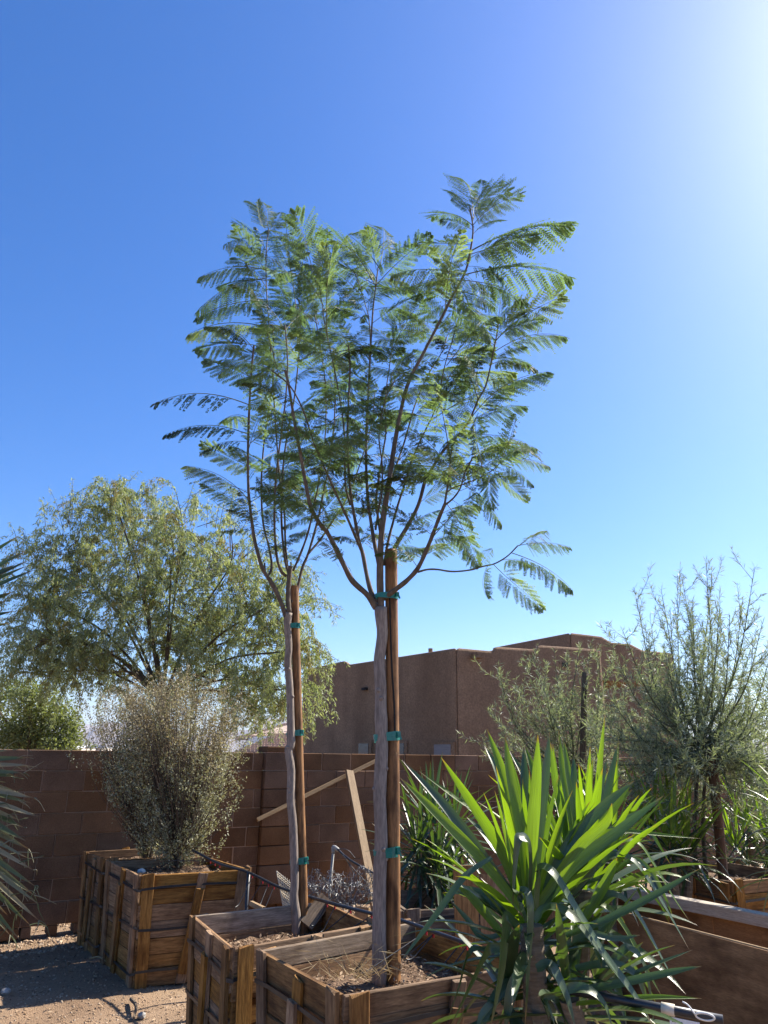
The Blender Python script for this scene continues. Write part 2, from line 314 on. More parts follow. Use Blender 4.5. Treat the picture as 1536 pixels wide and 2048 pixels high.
n = 5000; P = np.stack([rng.uniform(-4.6, -.4, n), rng.uniform(4.4, 9.6, n)], -1); P = P[((P-W0)@WN > .05)]; n = len(P)
q = leafquads(np.column_stack([P, gh(P[:, 0], P[:, 1])+.006]), rvec(n)*np.array([1, 1, .3]), nrm(rvec(n)*.7+np.array([0, 0, 1])), rng.uniform(.012, .05, n), rng.uniform(.004, .014, n))
add('litter', quadmesh('litter', q, M_mulch), label='dry leaf and bark litter scattered over the gravel by the crates', cat='litter', kind='stuff')
def ridge(name, D, az0, az1, hfun, depth):
    az = np.linspace(rad(az0), rad(az1), 260); prof = [0, .45, .8, 1, .7, .3, 0]
    V = []
    for j, f in enumerate(prof):
        rr = D+(j-3)*depth/3
        h = hfun(np.degrees(az))*f*(1+.25*(vnoise(az*150+j*3.1, az*0+j)-.5)*(f < 1))
        V.append(np.stack([np.sin(az)*rr, np.cos(az)*rr, h-3], -1))
    V = np.array(V); m = len(prof); k = len(az); ii = np.arange(m*k).reshape(m, k)
    me = bpy.data.meshes.new(name); me.from_pydata(V.reshape(-1, 3), [], np.stack([ii[:-1, :-1], ii[:-1, 1:], ii[1:, 1:], ii[1:, :-1]], -1).reshape(-1, 4))
    add(name, me, kind='structure', mat=M_hill)
ridge('hills', 6500, -60, 60, lambda a: 60+130*np.exp(-((a+18.5)/3.2)**2)+220*np.exp(-((a+6)/5.)**2)+60*vnoise(a*.9+30, a*0)+16*vnoise(a*4, a*0), 1600)
ridge('mountains', 11000, -60, 60, lambda a: 170+150*np.exp(-((a+24)/3.5)**2)+120*vnoise(a*.5+7, a*0+3)+40*vnoise(a*2.2, a*0+5), 2600)

# ================================================================ HOUSES
def hit(px, py, P, d):
    r = ray(px, py); A = np.array([[r[0], -d[0]], [r[1], -d[1]]]); t, s = np.linalg.solve(A, np.asarray(P)-CC[:2])
    return s, CAMH+r[2]*t
def bevel(o, w, seg=2):
    m = o.modifiers.new('bevel', 'BEVEL'); m.width = w; m.segments = seg; m.limit_method = 'ANGLE'
def wallface(name, P, d, out, th, parent, mat, inward):
    poly = [(P[0]+d[0]*s, P[1]+d[1]*s, z) for s, z in out]
    b = MB(); b.prism(poly, ((HR+HL)[0]*th, (HR+HL)[1]*th, 0)); o = add(name, b.mesh(name), parent, mat=mat); bevel(o, .07); return o
HC = np.array([2.02, 20.]); HL = np.array([-.6, .8]); HR = nrm(np.array([.9, .43]))
house = thing('stucco_house', (2.0, 23, 0), 'large brown stucco house with stepped parapet behind the block wall', 'house')
pl = [hit(*q, HC, HL) for q in ((912, 1295), (697, 1328.5), (689, 1321), (607, 1339))]
wallface('wall', HC, HL, [(0, -.1), (pl[0][0], pl[0][1]), pl[1], pl[2], pl[3], (pl[3][0], -.1)], .35, house, M_stucco, HR)
prr = [hit(*q, HC, HR) for q in ((913, 1295), (983, 1301.5), (992, 1293), (1068, 1298), (1077, 1290), (1126, 1293), (1200, 1299))]
wallface('wall', HC, HR, [(0, -.1), (0, prr[0][1])]+prr[1:]+[(prr[-1][0], -.1)], .35, house, M_stucco, HL)
e1 = HC+HL*pl[3][0]
wallface('wall', e1-HL*.4, HR, [(.4, -.1), (.4, pl[3][1]-.02), (8, pl[3][1]-.02), (8, -.1)], .35, house, M_stucco, -HL)
b = MB(); q0 = HC+HR*.2+HL*.2; b.prism([(*q0, 3.9), (*(q0+HR*7.5), 3.9), (*(q0+HR*7.5+HL*7.4), 3.9), (*(q0+HL*7.4), 3.9)], (0, 0, .12)); add('roof', b.mesh('roof'), house, mat=M_stucco)
HB = np.array(at(1140, 1265, 26)[:2])
pb = [hit(*q, HB, HR) for q in ((1141, 1265), (1203, 1272.5), (1222, 1284), (1262, 1288), (1285, 1300), (1345, 1306))]
wallface('upper_wall', HB, HR, [(0, -.1), (0, pb[0][1])]+pb[1:]+[(pb[-1][0], -.1)], .35, house, M_stucco, HL)
pbl = [hit(*q, HB, HL) for q in ((1140, 1265), (985, 1295))]
wallface('upper_wall', HB, HL, [(0, -.1), pbl[0], pbl[1], (pbl[1][0], -.1)], .35, house, M_stucco, HR)
def onface(P, d, px, py): s, z = hit(px, py, P, d); return np.array([P[0]+d[0]*s, P[1]+d[1]*s, z])
def plate(name, P, d, nout, x0, x1, y0, y1, th, off, parent, mat):
    a = onface(P, d, x0, y1); c = onface(P, d, x1, y0); n3 = np.array([*nout, 0]); ctr = (a+c)/2+n3*(off+th/2)
    b = MB(); b.box(ctr, (np.linalg.norm((c-a)[:2]), th, abs(c[2]-a[2])), (*d, 0)); return add(name, b.mesh(name), parent, mat=mat)
for (x0, x1, y0, y1, m) in ((721, 741, 1487, 1512, M_glass), (873, 906, 1489, 1520, M_shade), (797, 812, 1487, 1512, M_glass)):
    w = plate('window', HC, HL, -HR, x0-5, x1+5, y0-6, y1, .06, .002, house, M_stucco)
    plate('pane', HC, HL, -HR, x0, x1, y0, y1, .03, .05, w, m)
lt = plate('wall_light', HC, HL, -HR, 729, 736, 1375, 1381, .12, 0, house, M_dark)
for P_, x0, y0 in ((HC, 941, 1308), (HC, 1119, 1325), (HB, 1170, 1299)):
    v = plate('roof_drain', P_, HR, -HL, x0, x0+13, y0, y0+9, .30 if x0 == 941 else .03, .0, house, M_stucco)
    plate('drain_opening', P_, HR, -HL, x0+4, x0+14, y0+1, y0+9, .03, .003 if x0 == 941 else .031, v, M_dark)
vp = at(861, 1299, 22.5)-np.array([1, .5, .35])
b = MB(); b.tube([vp+(1, .5, -.5), vp+(1, .5, .38)], .07, 10); add('vent_pipe', b.mesh('vent_pipe'), house, mat=M_stucco)

# tiled house
th_ = thing('tiled_house', (-4, 33, 0), 'distant house with sunlit pale clay tile roof, just left of the stucco house', 'house')
def tiled(name, corners, rows, cols, parent):
    """stepped tile courses on a 4-corner roof plane (eaveL, eaveR, topR, topL)"""
    a, bq, c, d = [np.array(q) for q in corners]; nn = nrm(np.cross(bq-a, d-a)); nn = nn*(1 if nn[2] > 0 else -1); m = MB()
    for i in range(rows):
        f0, f1 = i/rows, (i+1.12)/rows
        for j in range(cols):
            g0, g1 = j/cols, (j+.86)/cols
            Q = lambda f, g: (a+(bq-a)*g)*(1-f)+(d+(c-d)*g)*f
            m.raw([Q(f0, g0)+nn*.10, Q(f0, g1)+nn*.10, Q(f1, g1)+nn*.02, Q(f1, g0)+nn*.02, Q(f0, g0)-nn*.05, Q(f0, g1)-nn*.05], [(0, 1, 2, 3), (4, 5, 1, 0), (0, 3, 4), (1, 5, 2)])
    m.raw([a, bq, c, d], [(0, 1, 2, 3)])
    return add(name, m.mesh(name), parent, mat=M_roof)
tiled('roof', [at(470, 1506, 28), at(660, 1508, 28), at(660, 1466, 32), at(553, 1470, 32)], 11, 24, th_)
tiled('roof', [at(470, 1478, 35), at(660, 1480, 35), at(660, 1430, 38), at(572, 1449, 38)], 10, 24, th_)
b = MB(); b.raw([at(470, 1506, 28.3), at(553, 1471, 32.2), at(500, 1474, 36)], [(0, 1, 2)]); add('side_roof', b.mesh('side_roof'), th_, mat=M_greyroof)
b = MB(); p0 = at(475, 1507, 28.6); p1 = at(660, 1508, 28.6); b.prism([(p0[0], p0[1], -.1), (p1[0], p1[1], -.1), (p1[0], p1[1], p1[2]), (p0[0], p0[1], p0[2])], (0, 9, 0)); add('wall', b.mesh('wall'), th_, mat=M_cream)
for k, (x0, x1, y0, lab) in enumerate(((146, 163, 1493, 'tiny far white house just above the wall, left of the gap'), (170, 204, 1492.5, 'tiny far grey-roofed house in the gap over the wall'), (206, 232, 1495, 'tiny far white-roofed house at the right of the gap'))):
    p0 = at(x0, y0, 160+20*k); p1 = at(x1, y0, 160+20*k); w = p1[0]-p0[0]; hz = p0[2]
    t = thing('far_house', (p0[0], p0[1], 0), lab, 'house')
    b = MB(); b.box(((p0[0]+p1[0])/2, p0[1]+4, hz/2-.3), (w, 8, hz-.2)); add('wall', b.mesh('wall'), t, mat=M_cream)
    b = MB(); b.prism([(p0[0]-.3, p0[1]-.5, hz-.4), (p1[0]+.3, p0[1]-.5, hz-.4), (p1[0]-w*.2, p0[1]+4, hz+.35), (p0[0]+w*.2, p0[1]+4, hz+.35)], (0, .4, 0)); add('roof', b.mesh('roof'), t, mat=M_white if k != 1 else M_greyroof)

# ================================================================ BLOCK WALL
def chamfer(name, d, c, mat, jit=0, seed=None):
    """box with chamfered long edges, local x = length"""
    L, w, h = d; b = MB(); V = []
    for sx in (-1, 1):
        for (y, z) in ((-w/2+c, -h/2), (w/2-c, -h/2), (w/2, -h/2+c), (w/2, h/2-c), (w/2-c, h/2), (-w/2+c, h/2), (-w/2, h/2-c), (-w/2, -h/2+c)):
            V.append((sx*L/2, y, z))
    V = np.array(V)
    if jit: V = V+rng.normal(size=V.shape)*np.array([jit*2, jit, jit])
    b.raw(V, [tuple(range(8))[::-1], tuple(range(8, 16))]+[(i, (i+1) % 8, 8+(i+1) % 8, 8+i) for i in range(8)])
    return b.mesh(name, [mat])
wall = thing('block_wall', (*W0, 0), 'long brown concrete block wall across the yard behind the crates', 'wall')
w3 = np.array([*WD, 0]); n3 = np.array([*WN, 0])
def blk(name, me, s, z, off=0):
    c = np.array([*W0, 0])+w3*s-n3*(.1-off)+np.array([0, 0, z])
    return c
S0, S1, ZB = -6.4, 16.0, .10
import bmesh
def bev(name, d, w, mat):
    bm = bmesh.new(); bmesh.ops.create_cube(bm, size=1); bmesh.ops.scale(bm, vec=d, verts=bm.verts); bmesh.ops.bevel(bm, geom=bm.edges[:], offset=w, segments=1, affect='EDGES')
    me = bpy.data.meshes.new(name); bm.to_mesh(me); bm.free(); me.materials.append(mat); return me
J = .008
full = [bev('block', (.4-J, .2, .2-J*.7), .006, M_block) for _ in range(1)]; half = bev('block', (.2-J, .2, .2-J*.7), .006, M_block); base = bev('block', (.4-J, .2, .1-J*.7), .006, M_block); smalls = bev('block', (.085, .2, .1-J*.7), .006, M_block)
PS0, PS1 = -1.245, -.80
cuts = {}
def cut(L):
    k = round(max(L, .03), 2)
    if k not in cuts: cuts[k] = bev('block', (k-J, .2, .2-J*.7), .006, M_block)
    return cuts[k]
items = []
for row in range(8):
    z = ZB+.1+row*.2; s = S0+(.2 if row % 2 else 0)+.03*(row % 3)
    while s < S1:
        e = s+.4
        if s < PS0 < e: e = PS0
        elif PS0 <= s < PS1: s = PS1; e = PS1+.12+.1*(row % 2)*2
        items.append(((s+e)/2, z, full[0] if e-s > .395 else cut(e-s))); s = e
s = S0
while s < S1:
    if s < -2.35 and s > -3.75:
        items.append((s+.06, .05, smalls)); s += .235
    else: items.append((s+.2, .05, base)); s += .4
items.sort(key=lambda q: (abs(q[0]-1.0)))
rest = MB()
for i, (s, z, m) in enumerate(items):
    c = blk('', m, s, z); c = c+n3*float(np.clip(rng.normal()*.004, -.0045, .007))
    if i < 285 or s < 0:
        tw = rng.normal()*.004; x = nrm(w3+np.array([-w3[1], w3[0], 0])*tw)
        add('block', m, wall, basis(c, x, (0, 0, 1)))
    else: rest.box(c, (.39, .2, .192), w3)
add('block_rows', rest.mesh('block_rows'), wall, kind='stuff', mat=M_block)
pm = bev('block', (.44, .26, .2-J), .005, M_block)
for row in range(8): add('pillar_block', pm, wall, basis(blk('', 0, (PS0+PS1)/2, ZB+.1+row*.2, .028), w3, (0, 0, 1)))
add('pillar_cap', bev('pillar_cap', (.47, .28, .065), .006, M_block), wall, basis(blk('', 0, (PS0+PS1)/2+.02, 1.70+.0335, .028), w3, (0, 0, 1)))
b = MB()
for s0, s1, z0, z1 in ((S0, PS0-.005, ZB, 1.692), (PS1+.005, S1, ZB, 1.692), (S0, -3.76, 0, ZB-.002), (-2.33, PS0-.005, 0, ZB-.002), (PS1+.005, S1, 0, ZB-.002)):
    b.box(np.array([*W0, 0])+w3*(s0+s1)/2-n3*.1+np.array([0, 0, (z0+z1)/2]), (s1-s0, .184, z1-z0), w3)
add('mortar', b.mesh('mortar'), wall, mat=M_mortar)

# ================================================================ WOODEN PLANTER CRATES
def board(name, A, B, up, nout, h, th, parent, mat, off=0, jit=.0015):
    """board with its inner face on line A-B (mid height), thickness outward"""
    A = np.asarray(A, float); B = np.asarray(B, float); x = nrm(B-A); L = np.linalg.norm(B-A)
    c = (A+B)/2+nrm(nout)*(th/2+off)
    y = nrm(np.asarray(nout)-x*(np.asarray(nout)@x)); z = np.cross(x, y)
    return add(name, chamfer(name, (L, th, h), min(.003, th*.2), mat, jit), parent, frame(c, x, y, z))
def soil(parent, cor, z, zb=None, chips=700, seedmat=M_mulch):
    n = 26; C4 = [np.array(q) for q in cor]
    u = np.linspace(.02, .98, n); U, V = np.meshgrid(u, u, indexing='ij')
    XY = (C4[0][None, None]*((1-U)*(1-V))[..., None]+C4[1]*(U*(1-V))[..., None]+C4[2]*(U*V)[..., None]+C4[3]*((1-U)*V)[..., None])
    Zs = z+.05*(vnoise(XY[..., 0]*5+3, XY[..., 1]*5)-.5)+.03*(vnoise(XY[..., 0]*19, XY[..., 1]*19)-.5)
    ii = np.arange(n*n).reshape(n, n); me = bpy.data.meshes.new('soil')
    me.from_pydata(np.concatenate([XY, Zs[..., None]], -1).reshape(-1, 3), [], np.stack([ii[:-1, :-1], ii[1:, :-1], ii[1:, 1:], ii[:-1, 1:]], -1).reshape(-1, 4))
    me.polygons.foreach_set('use_smooth', [True]*len(me.polygons)); so_ = add('soil', me, parent, mat=M_soil)
    k = chips; i = rng.integers(0, n-1, k); j = rng.integers(0, n-1, k)
    Pc = np.column_stack([XY[i, j], Zs[i, j]])+rng.normal(size=(k, 3))*np.array([.02, .02, .004])+np.array([0, 0, .006])
    D = rvec(k)*np.array([1, 1, .35]); q = leafquads(Pc, D, nrm(rvec(k)*.6+np.array([0, 0, 1])), rng.uniform(.015, .045, k), rng.uniform(.006, .016, k))
    add('mulch', quadmesh('mulch', q, seedmat), so_, kind='stuff')
def crate(cor, h, label, rows=7, taper=.09, mat=M_wood, soilz=.62, sides=(0, 1, 2, 3), straps=(.66, .36, .09), midslant=.06, chips=700, inner=None, name='planter_crate', lift=0.0):
    C4 = np.array([np.array(q, float) for q in cor]); ctr = C4.mean(0)
    B4 = ctr+(C4-ctr)*(1-taper)
    root = thing(name, (*ctr, 0), label, 'planter crate', 'tapered wooden tree crates')
    th = .021
    for si in sides:
        a, b2 = C4[si], C4[(si+1) % 4]; ab, bb = B4[si], B4[(si+1) % 4]
        at_ = lambda f, e: np.array([*( (ab*(1-f)+a*f) if e == 0 else (bb*(1-f)+b2*f)), lift+f*h])
        d2 = nrm(b2-a); nout0 = np.array([d2[1], -d2[0], 0]); up = nrm(at_(1, 0)-at_(0, 0)+at_(1, 1)-at_(0, 1)); nout = nrm(np.cross(np.array([*d2, 0]), up)); nout = nout*np.sign(nout@nout0)
        x3 = np.array([*d2, 0])
        edges = np.cumsum(np.concatenate([[0], rng.uniform(.85, 1.2, rows)])); edges /= edges[-1]
        for r_ in range(rows):
            f = (edges[r_]+edges[r_+1])/2; hh = (edges[r_+1]-edges[r_])*h-.004
            ex = .012 if si % 2 == 0 else -.004
            mm = mat
            if inner and r_ == rows-1 and si in inner: mm = M_woodgrey
            board('board', at_(f, 0)-x3*ex, at_(f, 1)+x3*ex, up, nout, hh, th, root, mm, off=rng.normal()*.0018)
        L = np.linalg.norm(b2-a)
        def cleat(g0, g1, f0, f1, w, off=0):
            p0 = at_(f0, 0)*(1-g0)+at_(f0, 1)*g0; p1 = at_(f1, 0)*(1-g1)+at_(f1, 1)*g1
            board('cleat', p0, p1, None, nout, w, .02, root, mat, off=th+.003+off, jit=.002)
        cw = .085
        cleat(.05, .05, -.01, 1.0+rng.uniform(0, .03), cw); cleat(.95, .95, -.01, 1.0+rng.uniform(-.02, .02), cw)
        cleat(.5-midslant, .5+midslant, .0, 1.0+rng.uniform(-.04, .02), cw*.9)
        if si in (0, 3): cleat(.5-midslant*1.0, .5+midslant*.6, .1, .86, cw*.8, .021)
    for zf in straps:
        f = zf/h; q = B4*(1-f)+C4*f; cc = q.mean(0); ring = []
        for k in range(4):
            for e in (.0,): ring.append(cc+(q[k]-cc)*(1+.058/np.linalg.norm(q[k]-cc)*1.0))
        ring = [r0 for r0 in ring]; sm = []
        for k in range(4):
            a0, b0 = ring[k], ring[(k+1) % 4]
            sm += [a0*.97+b0*.03, a0*.8+b0*.2+rng.normal(size=2)*.001, a0*.5+b0*.5, a0*.2+b0*.8, a0*.03+b0*.97]
        sm.append(sm[0]); P3 = np.array([[p[0], p[1], lift+zf+.012*math.sin(i*.9+zf*9)] for i, p in enumerate(sm)])
        b = MB(); nn = len(P3); out = np.column_stack([nrm(P3[:, :2]-cc), np.zeros(nn)])
        V = np.concatenate([P3+[0, 0, -.009], P3+[0, 0, .009], P3+out*.0025+[0, 0, .009], P3+out*.0025+[0, 0, -.009]])
        b.raw(V, [(k*nn+i, k*nn+i+1, ((k+1) % 4)*nn+i+1, ((k+1) % 4)*nn+i) for k in range(4) for i in range(nn-1)])
        add('strap', b.mesh('strap'), root, mat=M_strap)
    if soilz: 
        f = soilz/h; q = B4*(1-f)+C4*f; soil(root, q, soilz+lift, chips=chips)
    return root
crate([(-1.854, 6.30), (-1.10, 6.68), (-1.62, 7.42), (-2.36, 7.03)], .775, 'wooden crate holding the front silver shrub by the block wall', soilz=.70, straps=(.68, .40, .10))
crate([(-2.42, 7.12), (-1.70, 7.50), (-2.12, 8.10), (-2.80, 7.66)], .775, 'wooden crate behind the front shrub crate, closest to the block wall', soilz=.70, straps=(.68, .40, .10), chips=300)
crate([(-.72, 4.15), (-.06, 4.72), (-.37, 5.36), (-1.09, 4.88)], .77, 'middle wooden crate holding the slimmer staked tree', soilz=.61, inner=(2,), straps=(.64, .40, .15), chips=1400)
crate([(-.135, 3.43), (.72, 3.94), (.215, 4.76), (-.565, 4.10)], .77, 'nearest wooden crate holding the thicker staked tree', soilz=.60, inner=(2,), straps=(.64, .40, .15), chips=1800)
crate([(2.82, 6.44), (3.66, 6.84), (3.28, 7.55), (2.44, 7.16)], .77, 'dark wooden crate at the right edge under the feathery shrub', soilz=.68, straps=(.62, .3), mat=M_wood, chips=500)
crate([(.19, 5.42), (.86, 5.62), (.70, 6.3), (.02, 6.1)], .72, 'weathered low crate with pale top rail behind the nearest crate', soilz=.5, mat=M_woodgrey, chips=300, rows=5)
crate([(1.75, 8.0), (2.5, 8.3), (2.25, 9.0), (1.5, 8.7)], .70, 'shadowed crate of the smaller feathery shrub before the wall', soilz=.6, chips=100, rows=5)

# plywood bin at the right
binr = thing('plywood_bin', (2.3, 4.9, 0), 'long open plywood bin with pale top rail at the lower right', 'bin')
n0, n1 = np.array([1.50, 5.42]), np.array([2.62, 3.24]); f0, f1 = np.array([1.75, 6.51]), np.array([3.40, 3.81])
dn = nrm(n1-n0); nn_ = np.array([-abs(dn[1]), -abs(dn[0])]); nn_ = nrm(np.array([dn[1], -dn[0]])); 
nv = np.array([*nn_, 0])
board('plywood_sheet', (*n0, .37), (*n1, .37), None, nv, .75, .018, binr, M_ply)
board('top_strip', (*(n0+nn_*-.022), .735), (*(n1+nn_*-.022), .735), None, nv, .03, .02, binr, M_lumber)
df = nrm(f1-f0); nf = np.array([-df[1], df[0], 0])
for k in range(9):
    a = f0+(f1-f0)*k/9; b2 = f0+(f1-f0)*(k+.985)/9
    board('inner_board', (*a, .34), (*b2, .34), None, nf, .66, .02, binr, M_ply, off=rng.normal()*.003)
board('top_rail', (*(f0-df*.05), .72), (*f1, .72), None, nf, .075, .085, binr, M_rail, off=-.09)
board('end_board', (*n0, .36), (*f0, .36), None, np.array([-.3, 1, 0]), .7, .02, binr, M_ply)
# upright weathered planks
pk = thing('upright_planks', (.62, 4.75, 0), 'three upright weathered planks standing behind the large foreground yucca', 'planks')
for x0, x1, yt in ((913, 956, 1733), (963, 988, 1752), (992, 1036, 1760)):
    Yp = 4.86; t0 = at((x0+x1)/2, yt, Yp); w = (x1-x0)/1450*4.85
    board('plank', (t0[0], Yp, -.02), (t0[0]-.01, Yp+.05, t0[2]), None, np.array([0, -1, 0.]), w, .022, pk, M_wood)
# ================================================================ FERN-LEAVED TREES
def frondmesh(name, mat, pairs=20, seed=0, sparse=0., wide=.17, bend=.28, hang=.55):
    """feathery twice-divided leaf, unit length along +x, drooping in -z"""
    rg = np.random.default_rng(seed); m = MB()
    t = np.linspace(0, 1, 12); px = t*(1-.05*t); pz = bend*.35*np.sin(t*math.pi*.55)-bend*t**2.2; py = .03*np.sin(t*3+seed)
    path = np.stack([px, py, pz], -1)
    m.tube(path, .006*(1-.75*t), 5, mi=1)
    P = []; D = []; Nn = []; L = []; Wd = []
    for i in range(pairs):
        f = .14+.86*(i+.5)/pairs; c = np.array([np.interp(f, t, path[:, k]) for k in range(3)])
        env = wide*min(1, 1.25*math.sin(math.pi*min(1, f*.80+.16))+.10)
        tg = nrm(np.array([np.interp(min(1, f+.05), t, path[:, k])-np.interp(f-.05, t, path[:, k]) for k in range(3)]))
        for sd in (-1, 1):
            if rg.random() < sparse: continue
            ang = rad(58-22*f+rg.normal()*7); dr = -hang*(.75+.6*rg.random())
            d = nrm(tg*math.cos(ang)+np.array([0, sd*math.sin(ang), 0])+np.array([0, 0, dr]))
            ln = env*(.85+.3*rg.random()); k = 11
            side = nrm(np.cross(d, np.array([.1*rg.normal(), .1*rg.normal(), 1])))
            up = np.cross(side, d)
            # stalk of the leaflet row
            m.raw([c, c+d*ln*.5+up*-.03*ln+side*.0022, c+d*ln-up*.14*ln, c+d*ln*.5+up*-.03*ln-side*.0022], [(0, 1, 2, 3)], 1)
            for j in range(k):
                g = .10+.88*(j+.5)/k; b0 = c+d*ln*g-up*(.14*g*g)*ln
                w = .030*(1-.55*abs(g-.4)*1.3)*(.9+.2*rg.random())
                for s2 in (-1, 1):
                    if rg.random() < sparse*.7: continue
                    P.append(b0); D.append(nrm(d*.75+side*s2*.8-up*(.1+.25*rg.random()))); Nn.append(nrm(up+rg.normal(size=3)*.25)); L.append(w*1.15); Wd.append(.016)
            P.append(c+d*ln*.97-up*.13*ln); D.append(d); Nn.append(up); L.append(.02); Wd.append(.010)
    q = leafquads(np.array(P), np.array(D), np.array(Nn), L, Wd, .5)
    for qq in q: m.raw(qq, [(0, 1, 2, 3)], 0)
    return m.mesh(name, [mat, M_rachis])
FR = [frondmesh('frond', M_frond, 22+s % 3, s, .02+.03*(s == 3), .25+.03*(s % 3), .16+.07*(s % 3), .6) for s in range(5)]
FRV = [frondmesh('frond', M_frond, 22, 60+s, .02, .27+.03*s, .12+.06*s, .12) for s in range(3)]
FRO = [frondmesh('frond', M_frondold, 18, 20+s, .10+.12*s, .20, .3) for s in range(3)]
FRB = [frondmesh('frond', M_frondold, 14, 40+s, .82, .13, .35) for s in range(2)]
def place_frond(parent, base, tip, mesh, tilt=None):
    base = np.asarray(base); tip = np.asarray(tip); x = tip-base; L = np.linalg.norm(x); x = x/L
    zh = np.array([0, 0, 1.]) if abs(x[2]) < .86 else nrm(np.array([rng.normal()*.6, -1, .2]))
    zh = nrm(zh+(rng.normal(size=3)*.38 if tilt is None else np.asarray(tilt)))
    if mesh in FR and x[2] > .62: mesh = FRV[rng.integers(3)]
    M = basis(base, x, zh)@Matrix.Diagonal((L, L, L, 1))
    return add('frond', mesh, parent, M)
def fern_tree(label, Y0, trunk, r0, branches, fronds, nrand, lenr, loc):
    root = thing('staked_tree', loc, label, 'tree')
    P = np.array([at(x, y, Y0) for x, y in trunk]); P = catmull(P, 5); t = np.linspace(0, 1, len(P))
    P[:, 0] += .002*np.sin(t*37)
    b = MB(); b.tube(P, r0*(1-.12*t)*(1+.10*np.exp(-((t-.62)/.02)**2)+.04*np.sin(t*21)*np.sin(t*9)+.18*(t > .93)*(t-.93)/.07), 14, wob=.05)
    tr = add('trunk', b.mesh('trunk', smooth=True), root, mat=M_barkj)
    for k in range(6):
        f = rng.uniform(.3, .95); c = P[int(f*(len(P)-1))]; a = rng.uniform(-2.9, -.3); d = np.array([math.cos(a), math.sin(a), .25]); b = MB()
        b.tube([c+d*r0*.5, c+d*r0*.95, c+d*(r0*1.12)], [r0*.55, r0*.36, r0*.16], 8, wob=.2); add('pruning_scar', b.mesh('pruning_scar', smooth=True), tr, mat=M_barkj)
    brs = []
    for pts, ra, rb, y0, dy in branches:
        n = len(pts); P = np.array([at(x, y, Y0+y0+dy*(i/(n-1))**.9) for i, (x, y) in enumerate(pts)])
        P = catmull(P, 6); t = np.linspace(0, 1, len(P)); rr = .85*(ra*(1-t)**1.3+rb*(1-(1-t)**1.3))
        b = MB(); b.tube(P, rr*(1+.06*np.sin(t*40+ra*900)), 9, wob=.06)
        o = add('branch', b.mesh('branch', smooth=True), root, mat=M_limb if ra > .011 else M_twig); brs.append((o, P, ra))
    allP = np.vstack([p for _, p, _ in brs]); own = np.concatenate([[i]*len(p) for i, (_, p, _) in enumerate(brs)])
    cnt = 0
    for (bx, by, tx, ty, *ex) in fronds:
        # attach at the nearest branch point as seen in the picture
        v = allP-CC; zc = v@CF; sx = 768+FPX*(v@CR)/zc; sy = 1024-FPX*(v@CU)/zc
        k = np.argmin((sx-bx)**2+(sy-by)**2); Yb = allP[k, 1]
        dY = ex[0] if ex else rng.uniform(-.22, .22)
        base = allP[k] if (sx[k]-bx)**2+(sy[k]-by)**2 < 500 else at(bx, by, Yb)
        if np.linalg.norm(base-allP[k]) > .02:
            b = MB(); b.tube(catmull([allP[k], (allP[k]+base)/2+np.array([0, 0, .02]), base], 4), .004, 5); add('twig', b.mesh('twig'), brs[own[k]][0], mat=M_twig)
        place_frond(brs[own[k]][0], base, at(tx, ty, Yb+dY), FR[cnt % 5] if len(ex) < 2 else (FRO[cnt % 3] if ex[1] == 1 else FRB[cnt % 2])); cnt += 1
    for i, (o, P, ra) in enumerate(brs):
        w = nrand[i] if i < len(nrand) else 0
        for k in range(w):
            f = 1-rng.random()**1.15*.74; j = int(f*(len(P)-1)); base = P[j]; T = nrm(P[min(j+1, len(P)-1)]-P[max(j-2, 0)])
            a = k*2.4+i+rng.normal()*.3; d = nrm(np.array([math.cos(a), math.sin(a)*1.0, .15+.55*rng.random()])+T*(.25+.5*(f > .9)))
            L = rng.uniform(*lenr)*(1 if f > .55 else .7)
            tpx = base+d*L-CC; ty_ = 1024-FPX*(tpx@CU)/(tpx@CF); tx_ = 768+FPX*(tpx@CR)/(tpx@CF)
            if tx_ > 1100: continue
            if ty_ < (345 if tx_ > 860 else 445) and not (490 < tx_ < 590 and ty_ > 395): continue
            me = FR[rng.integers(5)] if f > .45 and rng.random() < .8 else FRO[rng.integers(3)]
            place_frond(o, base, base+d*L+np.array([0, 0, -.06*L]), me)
    return root, P
